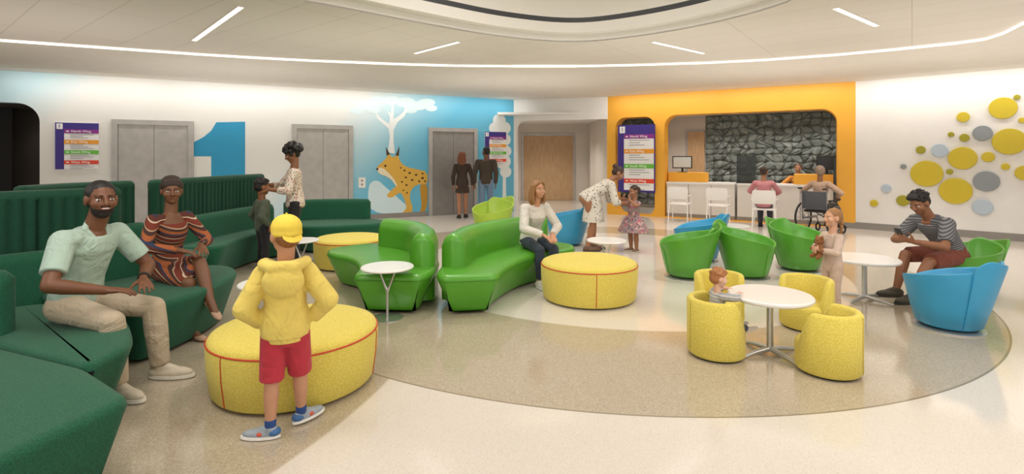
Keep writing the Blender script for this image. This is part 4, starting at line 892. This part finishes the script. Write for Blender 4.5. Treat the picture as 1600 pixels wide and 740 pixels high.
person('blonde woman in pale grey sweater and dark jeans seated on the bright green sofa',1.62,(.24,6.46),-150,fem=True,pel=(0,0,.5),d0=(0,.12,1),d1=(0,.42,1),face=(-.1,1,.02),skin='#c08c6c',hair=('long','#8e6439'),smile=True,lips='#a5544a',slim=.93,
 top=dict(m=cloth('#d0cac1',.05,.9),sl=1.93,hem=-.1,e=.018,n='sweater'),bottom=dict(m=cloth('#2d3744'),ll=1.9),shoes=dict(m=mat('#e6e1da',.6),sole='#f2efe9'),vox=.007,
 arms={-1:((-.08,.36,.61),(-1,-.4,-.2),(.3,.8,-.4),(0,0,-1),.35),1:((.07,.39,.62),(1,-.4,-.2),(-.4,.8,-.4),(0,0,-1),.35)},
 legs={-1:((-.04,.43,.067),(-.1,1,.6),(-.1,1,0)),1:((.12,.38,.067),(.1,1,.6),(.1,1,0))})
person('woman in white dotted dress bending over to comfort a small girl',1.7,(1.33,8.5),-85,fem=True,pel=(0,-.1,.86),d0=(0,1.15,1),d1=(0,1,.36),face=(.15,.75,-.6),uphint=(0,.6,.8),skin='#a06d4e',hair=('bun','#3a241a'),
 top=dict(m=dots('#d6cec2',['#5b5148','#7b6c5c'],26,.28,'dotted_cotton'),sl=1.3,hem=-.1,e=.016),skirt=dict(merge=True,hem=.48,w=.21),shoes=dict(m=mat('#6b5040',.6),sole='#4a3a30'),vox=.008,
 arms={-1:((-.1,.58,.84),(-.5,-.3,-1),(.2,.8,-.4),(.5,0,-.8),.35),1:((.14,.56,.78),(.5,-.3,-1),(-.3,.8,-.4),(-.5,0,-.8),.35)},
 legs={-1:((-.08,.03,.068),(0,1,0),(-.1,1,0)),1:((.08,-.1,.068),(0,1,0),(.1,1,0))})
person('small girl in pink floral flared dress with hands raised to her face',1.08,(2.0,8.4),120,fem=True,kid=1,face=(.1,1,-.25),skin='#a06d4e',hair=('tail','#3a241a'),
 top=dict(m=dots('#97807f',['#b8566a','#d9a7a0','#6c5a66'],24,.42,'floral_cotton'),sl=.5,hem=-.05,e=.008),skirt=dict(merge=True,hem=.33,w=.27),shoes=dict(m=mat('#8a6a55',.6),sole='#e0d8cc'),vox=.008,
 arms={-1:((-.08,.17,.86),(-1,.2,-.6),(.3,-.1,1),(.2,-1,0),.3),1:((.08,.17,.86),(1,.2,-.6),(-.3,-.1,1),(-.2,-1,0),.3)})
person('woman in pink blouse seated from behind on a white reception armchair',1.64,(5.4,10.98),-30,fem=True,pel=(0,0,.55),face=(.2,1,0),skin='#a8775a',hair=('bun','#3b2a22'),
 top=dict(m=cloth('#c9858a'),sl=1.5,hem=-.15,e=.012,n='blouse'),bottom=dict(m=cloth('#3a3a42')),shoes=dict(m=M_black,sole='#2a2725'),vox=.01,
 arms={-1:((-.15,.35,.7),(-1,-.4,0),(.2,1,0),(0,0,-1),.3),1:((.15,.35,.7),(1,-.4,0),(-.2,1,0),(0,0,-1),.3)},legs={q:((q*.1,.42,.067),(0,1,.6),(0,1,0)) for q in (-1,1)})
person('person in beige top seated from behind in the wheelchair at reception',1.62,(WCX,WCY),WCR,fem=True,pel=(0,.02,.575),face=(-.3,1,0),skin='#8a5f45',hair=('topwrap','#8f7a68'),
 top=dict(m=cloth('#b99a85'),sl=1.9,hem=-.15,e=.012,n='blouse'),bottom=dict(m=cloth('#4a443f')),shoes=dict(m=M_black,sole='#2a2725'),vox=.01,
 arms={-1:((-.22,.22,.74),(-1,-.5,0),(.1,1,-.2),(0,0,-1),.4),1:((.22,.22,.74),(1,-.5,0),(-.1,1,-.2),(0,0,-1),.4)},legs={q:((q*.11,.5,.185),(0,1,.7),(0,1,0)) for q in (-1,1)})
q=PW.wp(1247,245,-1.25); wq=PW.M@V((q.x,0,-1.25))
person('receptionist in orange top seated behind the counter facing visitors',1.66,(wq.x,wq.y),150,fem=True,pel=(0,0,.58),face=(0,1,-.1),skin='#b58264',hair=('bun','#5a3a26'),
 top=dict(m=cloth('#d08a35'),sl=1.5,hem=-.15,e=.014,n='blouse'),bottom=dict(m=cloth('#2e2e34')),shoes=dict(m=M_black,sole='#2a2725'),vox=.01,
 arms={-1:((-.15,.32,.8),(-1,-.4,0),(.2,1,0),(0,0,-1),.3),1:((.15,.32,.8),(1,-.4,0),(-.2,1,0),(0,0,-1),.3)},legs={q:((q*.1,.4,.067),(0,1,.6),(0,1,0)) for q in (-1,1)})
t=thing('office_chair','dark office chair under the receptionist behind the counter','chair',M=place(wq.x,wq.y,150))
S().box((0,.03,.46),(.48,.46,.07),bev=.03).done('seat',M_black,t); S().box((0,-.24,.72),(.42,.06,.42),bev=.025).done('backrest',M_black,t); S().limb((0,0,.06),.03,(0,0,.42),.03).limb((0,-.16,.42),.02,(0,-.24,.56),.02).done('column',M_fr,t)
for k in range(5): S().limb((0,0,.09),.022,(.28*math.cos(k*1.2566),.28*math.sin(k*1.2566),.03),.02).done('foot',M_black,t)
person('red-haired toddler in striped shirt seated in a yellow barrel chair',.66,(1.63,4.03),-80,kid=2,pel=(0,-.02,.27),d1=(0,.1,1),face=(.1,.99,-.15),skin='#dcae92',hair=('tousled','#a56c40'),
 top=dict(m=stripes(['#c9c2ba','#9c9fa3'],44,'Z',0,'toddler_stripes'),sl=1.6,hem=-.1,e=.014,n='shirt'),bottom=dict(m=cloth('#4e5666')),shoes=dict(m=mat('#ded8d0',.6)),vox=.006,
 arms={-1:((-.08,.12,.495),(-1,-.3,-.2),(.2,1,0),(0,0,-1),.2),1:((.08,.12,.495),(1,-.3,-.2),(-.2,1,0),(0,0,-1),.2)},legs={q:((q*.06,.23,.2),(0,.5,1),(0,.9,.3)) for q in (-1,1)})
person('girl with a long braid in pale pink outfit holding a teddy bear',1.04,(3.16,5.05),95,fem=True,kid=1,face=(0,1,.0),skin='#cf9d80',hair=('braid','#9c7044'),slim=.95,
 top=dict(m=cloth('#cdb5a5',.05,.7),sl=1.9,hem=-.16,e=.014,n='sweater'),bottom=dict(m=cloth('#c7ad9b',.05,.7),e=.01),shoes=dict(m=mat('#d8cdc2',.6)),vox=.006,
 arms={-1:((-.035,.15,.64),(-1,-.2,-.5),(.6,.6,.2),(.4,-.6,0),.45),1:((.035,.15,.61),(1,-.2,-.5),(-.6,.6,.2),(-.4,-.6,0),.45)})
t=thing('teddy_bear','small brown teddy bear held against the chest of the girl with a braid','toy',M=place(3.16,5.05,95)@Matrix.Translation((0,.135,.64))); M_ted=mat('#8a5a33',.9,var=.15,bump=.6,bsc=250)
s=S(); s.ball((0,0,0),(.05,.042,.06)).ball((0,0,.085),(.045,.04,.042)).ball((0,.035,.075),.02)
for q in (-1,1): s.ball((q*.035,0,.122),.017).limb((q*.04,.01,.025),.018,(q*.075,.03,.0),.016).limb((q*.03,.01,-.045),.021,(q*.045,.05,-.07),.02)
s.done('body',M_ted,t,vox=.005,sm=2)
for q in (-1,1): S().ball((q*.018,.038,.095),.005).done('eye',M_black,t)
S().ball((0,.054,.08),.007).done('nose',M_black,t)
person('man in striped tee and rust shorts looking down at a phone in a tub chair',1.74,(4.84,5.64),97,pel=(0,0,.475),d0=(0,.35,1),d1=(0,1,.7),face=(-.12,.85,-.45),skin='#8f5f42',hair=('tousled','#1c1512'),slim=.93,
 top=dict(m=stripes(['#505158','#8a8887'],40,'Z',.5,'tee_stripes',widths=[0,.6]),sl=.8,hem=-.1,e=.016,n='tee_shirt'),bottom=dict(m=cloth('#7a3f30'),ll=.92,e=.016,w=.012,n='shorts'),shoes=dict(m=mat('#4a4436',.7),sole='#2f2b26'),vox=.006,
 arms={-1:((-.08,.54,.64),(-1,-.3,-.3),(.3,.9,.25),(.6,-.3,.6),.5),1:((.05,.52,.64),(1,-.3,-.3),(-.3,.9,.25),(-.6,-.3,.6),.5)},
 legs={-1:((-.13,.62,.07),(-.2,.8,1),(-.15,1,0)),1:((.13,.55,.07),(.2,.8,1),(.15,1,0))})
t=thing('phone','dark mobile phone held in the hands of the man in striped tee','phone',M=place(4.84,5.64,97)@Matrix.Translation((-.02,.645,.715))@Matrix.Rotation(R(55),4,'X'))
S().box((0,0,0),(.075,.15,.009),bev=.003).done('case',M_black,t); S().box((0,0,.005),(.068,.138,.001)).done('display',mat('#9fb4c4',.2,var=.02,emit=.3),t,smooth=False)
# ---------------------------------------------------------------- lights, world, camera
K=.66; WARM=(1,.962,.912)
def area(loc,target,sx,sy,e,col=WARM):
    l=bpy.data.lights.new('area_lamp','AREA'); l.shape='RECTANGLE'; l.size=sx; l.size_y=sy; l.energy=e*K; l.color=col
    o=bpy.data.objects.new('area_lamp',l); COL.objects.link(o); o.location=loc; d=V(target)-V(loc); o.rotation_euler=d.to_track_quat('-Z','Y').to_euler(); return o
for x in (-6,-2,2.2,5): 
    area((x,2.6,3.12),(x*.9,3.4,0),2.2,1.6,92); area((x,-1,3.1),(x*.9,.5,0),2.4,2,80)
area((.3,4.9,4.1),(.3,5.2,0),2.6,1.6,70)
for x,y in ((-6,6.2),(-2,7.2),(2.2,7.2),(5.6,6.0),(-5.2,9.4),(0,11),(4.6,9.4),(7.6,7.8)): area((x,y,1.9),(x,y,4),3.2,2.2,20)   # added fill lamps, unseen in mid-air, to brighten the ceiling
def wash(W,a,b,e,d=.35):
    n=max(1,round((b-a)/2.5))
    for k in range(n):
        c=a+(b-a)*(k+.5)/n; p=W.M@V((c,ZS-.02,d)); tg=W.M@V((c,1.3,0)); o=area(p,tg,(b-a)/n*.96,.06,e)
        z=(p-tg).normalized(); x=W.u; y=z.cross(x); o.rotation_euler=Matrix((x,y,z)).transposed().to_euler()
wash(WA,WA.wp(0,0).x,sE-.1,19,.5); wash(PW,.1,PW.L-.1,21,.5); wash(WC,.1,WC.L+2,20,.5)
def spot(x,y,e,ang=110,z=ZS-.03):
    l=bpy.data.lights.new('downlight','SPOT'); l.energy=e*K; l.spot_size=R(ang); l.spot_blend=.8; l.shadow_soft_size=.1; l.color=WARM
    o=bpy.data.objects.new('downlight',l); COL.objects.link(o); o.location=(x,y,z)
for x,y in ((-6.5,8.6),(-4.5,9.8),(-2.2,10.8),(.6,11.2),(2.6,11.2),(4.6,10.2),(6.3,9.0),(7.6,7.6)): spot(x,y,180)
for x,y in ((-5,6.4),(-2.6,7.6),(0,8.2),(2.6,7.9),(4.8,6.6),(-1,6.4),(2.9,6.2)): spot(x,y,150,120,ZI-.02)
for px in (1060,1120,1180,1240,1290):
    q=PW.wp(px,245,-1.3); w=PW.M@V((q.x,0,-1.3)); spot(w.x,w.y,75,130,2.7)
q=PW.wp(990,245,-1.2); w=PW.M@V((q.x,0,-1.2)); spot(w.x,w.y,50,130,2.7)
spot(1.2,16.2,260,140,2.68); spot(-10.2,11.4,12,120,2.5)
w=bpy.data.worlds.new('World'); SC.world=w; w.use_nodes=True; bg=w.node_tree.nodes['Background']; bg.inputs[0].default_value=(1,.975,.945,1); bg.inputs[1].default_value=.72
cam=bpy.data.cameras.new('Camera'); co=bpy.data.objects.new('Camera',cam); COL.objects.link(co); co.location=(0,0,EH); co.rotation_euler=(math.pi/2,0,0)
cam.sensor_width=36; cam.lens=18; cam.shift_y=-125/1600; cam.clip_start=.05; SC.camera=co
SC.view_settings.view_transform='Standard'
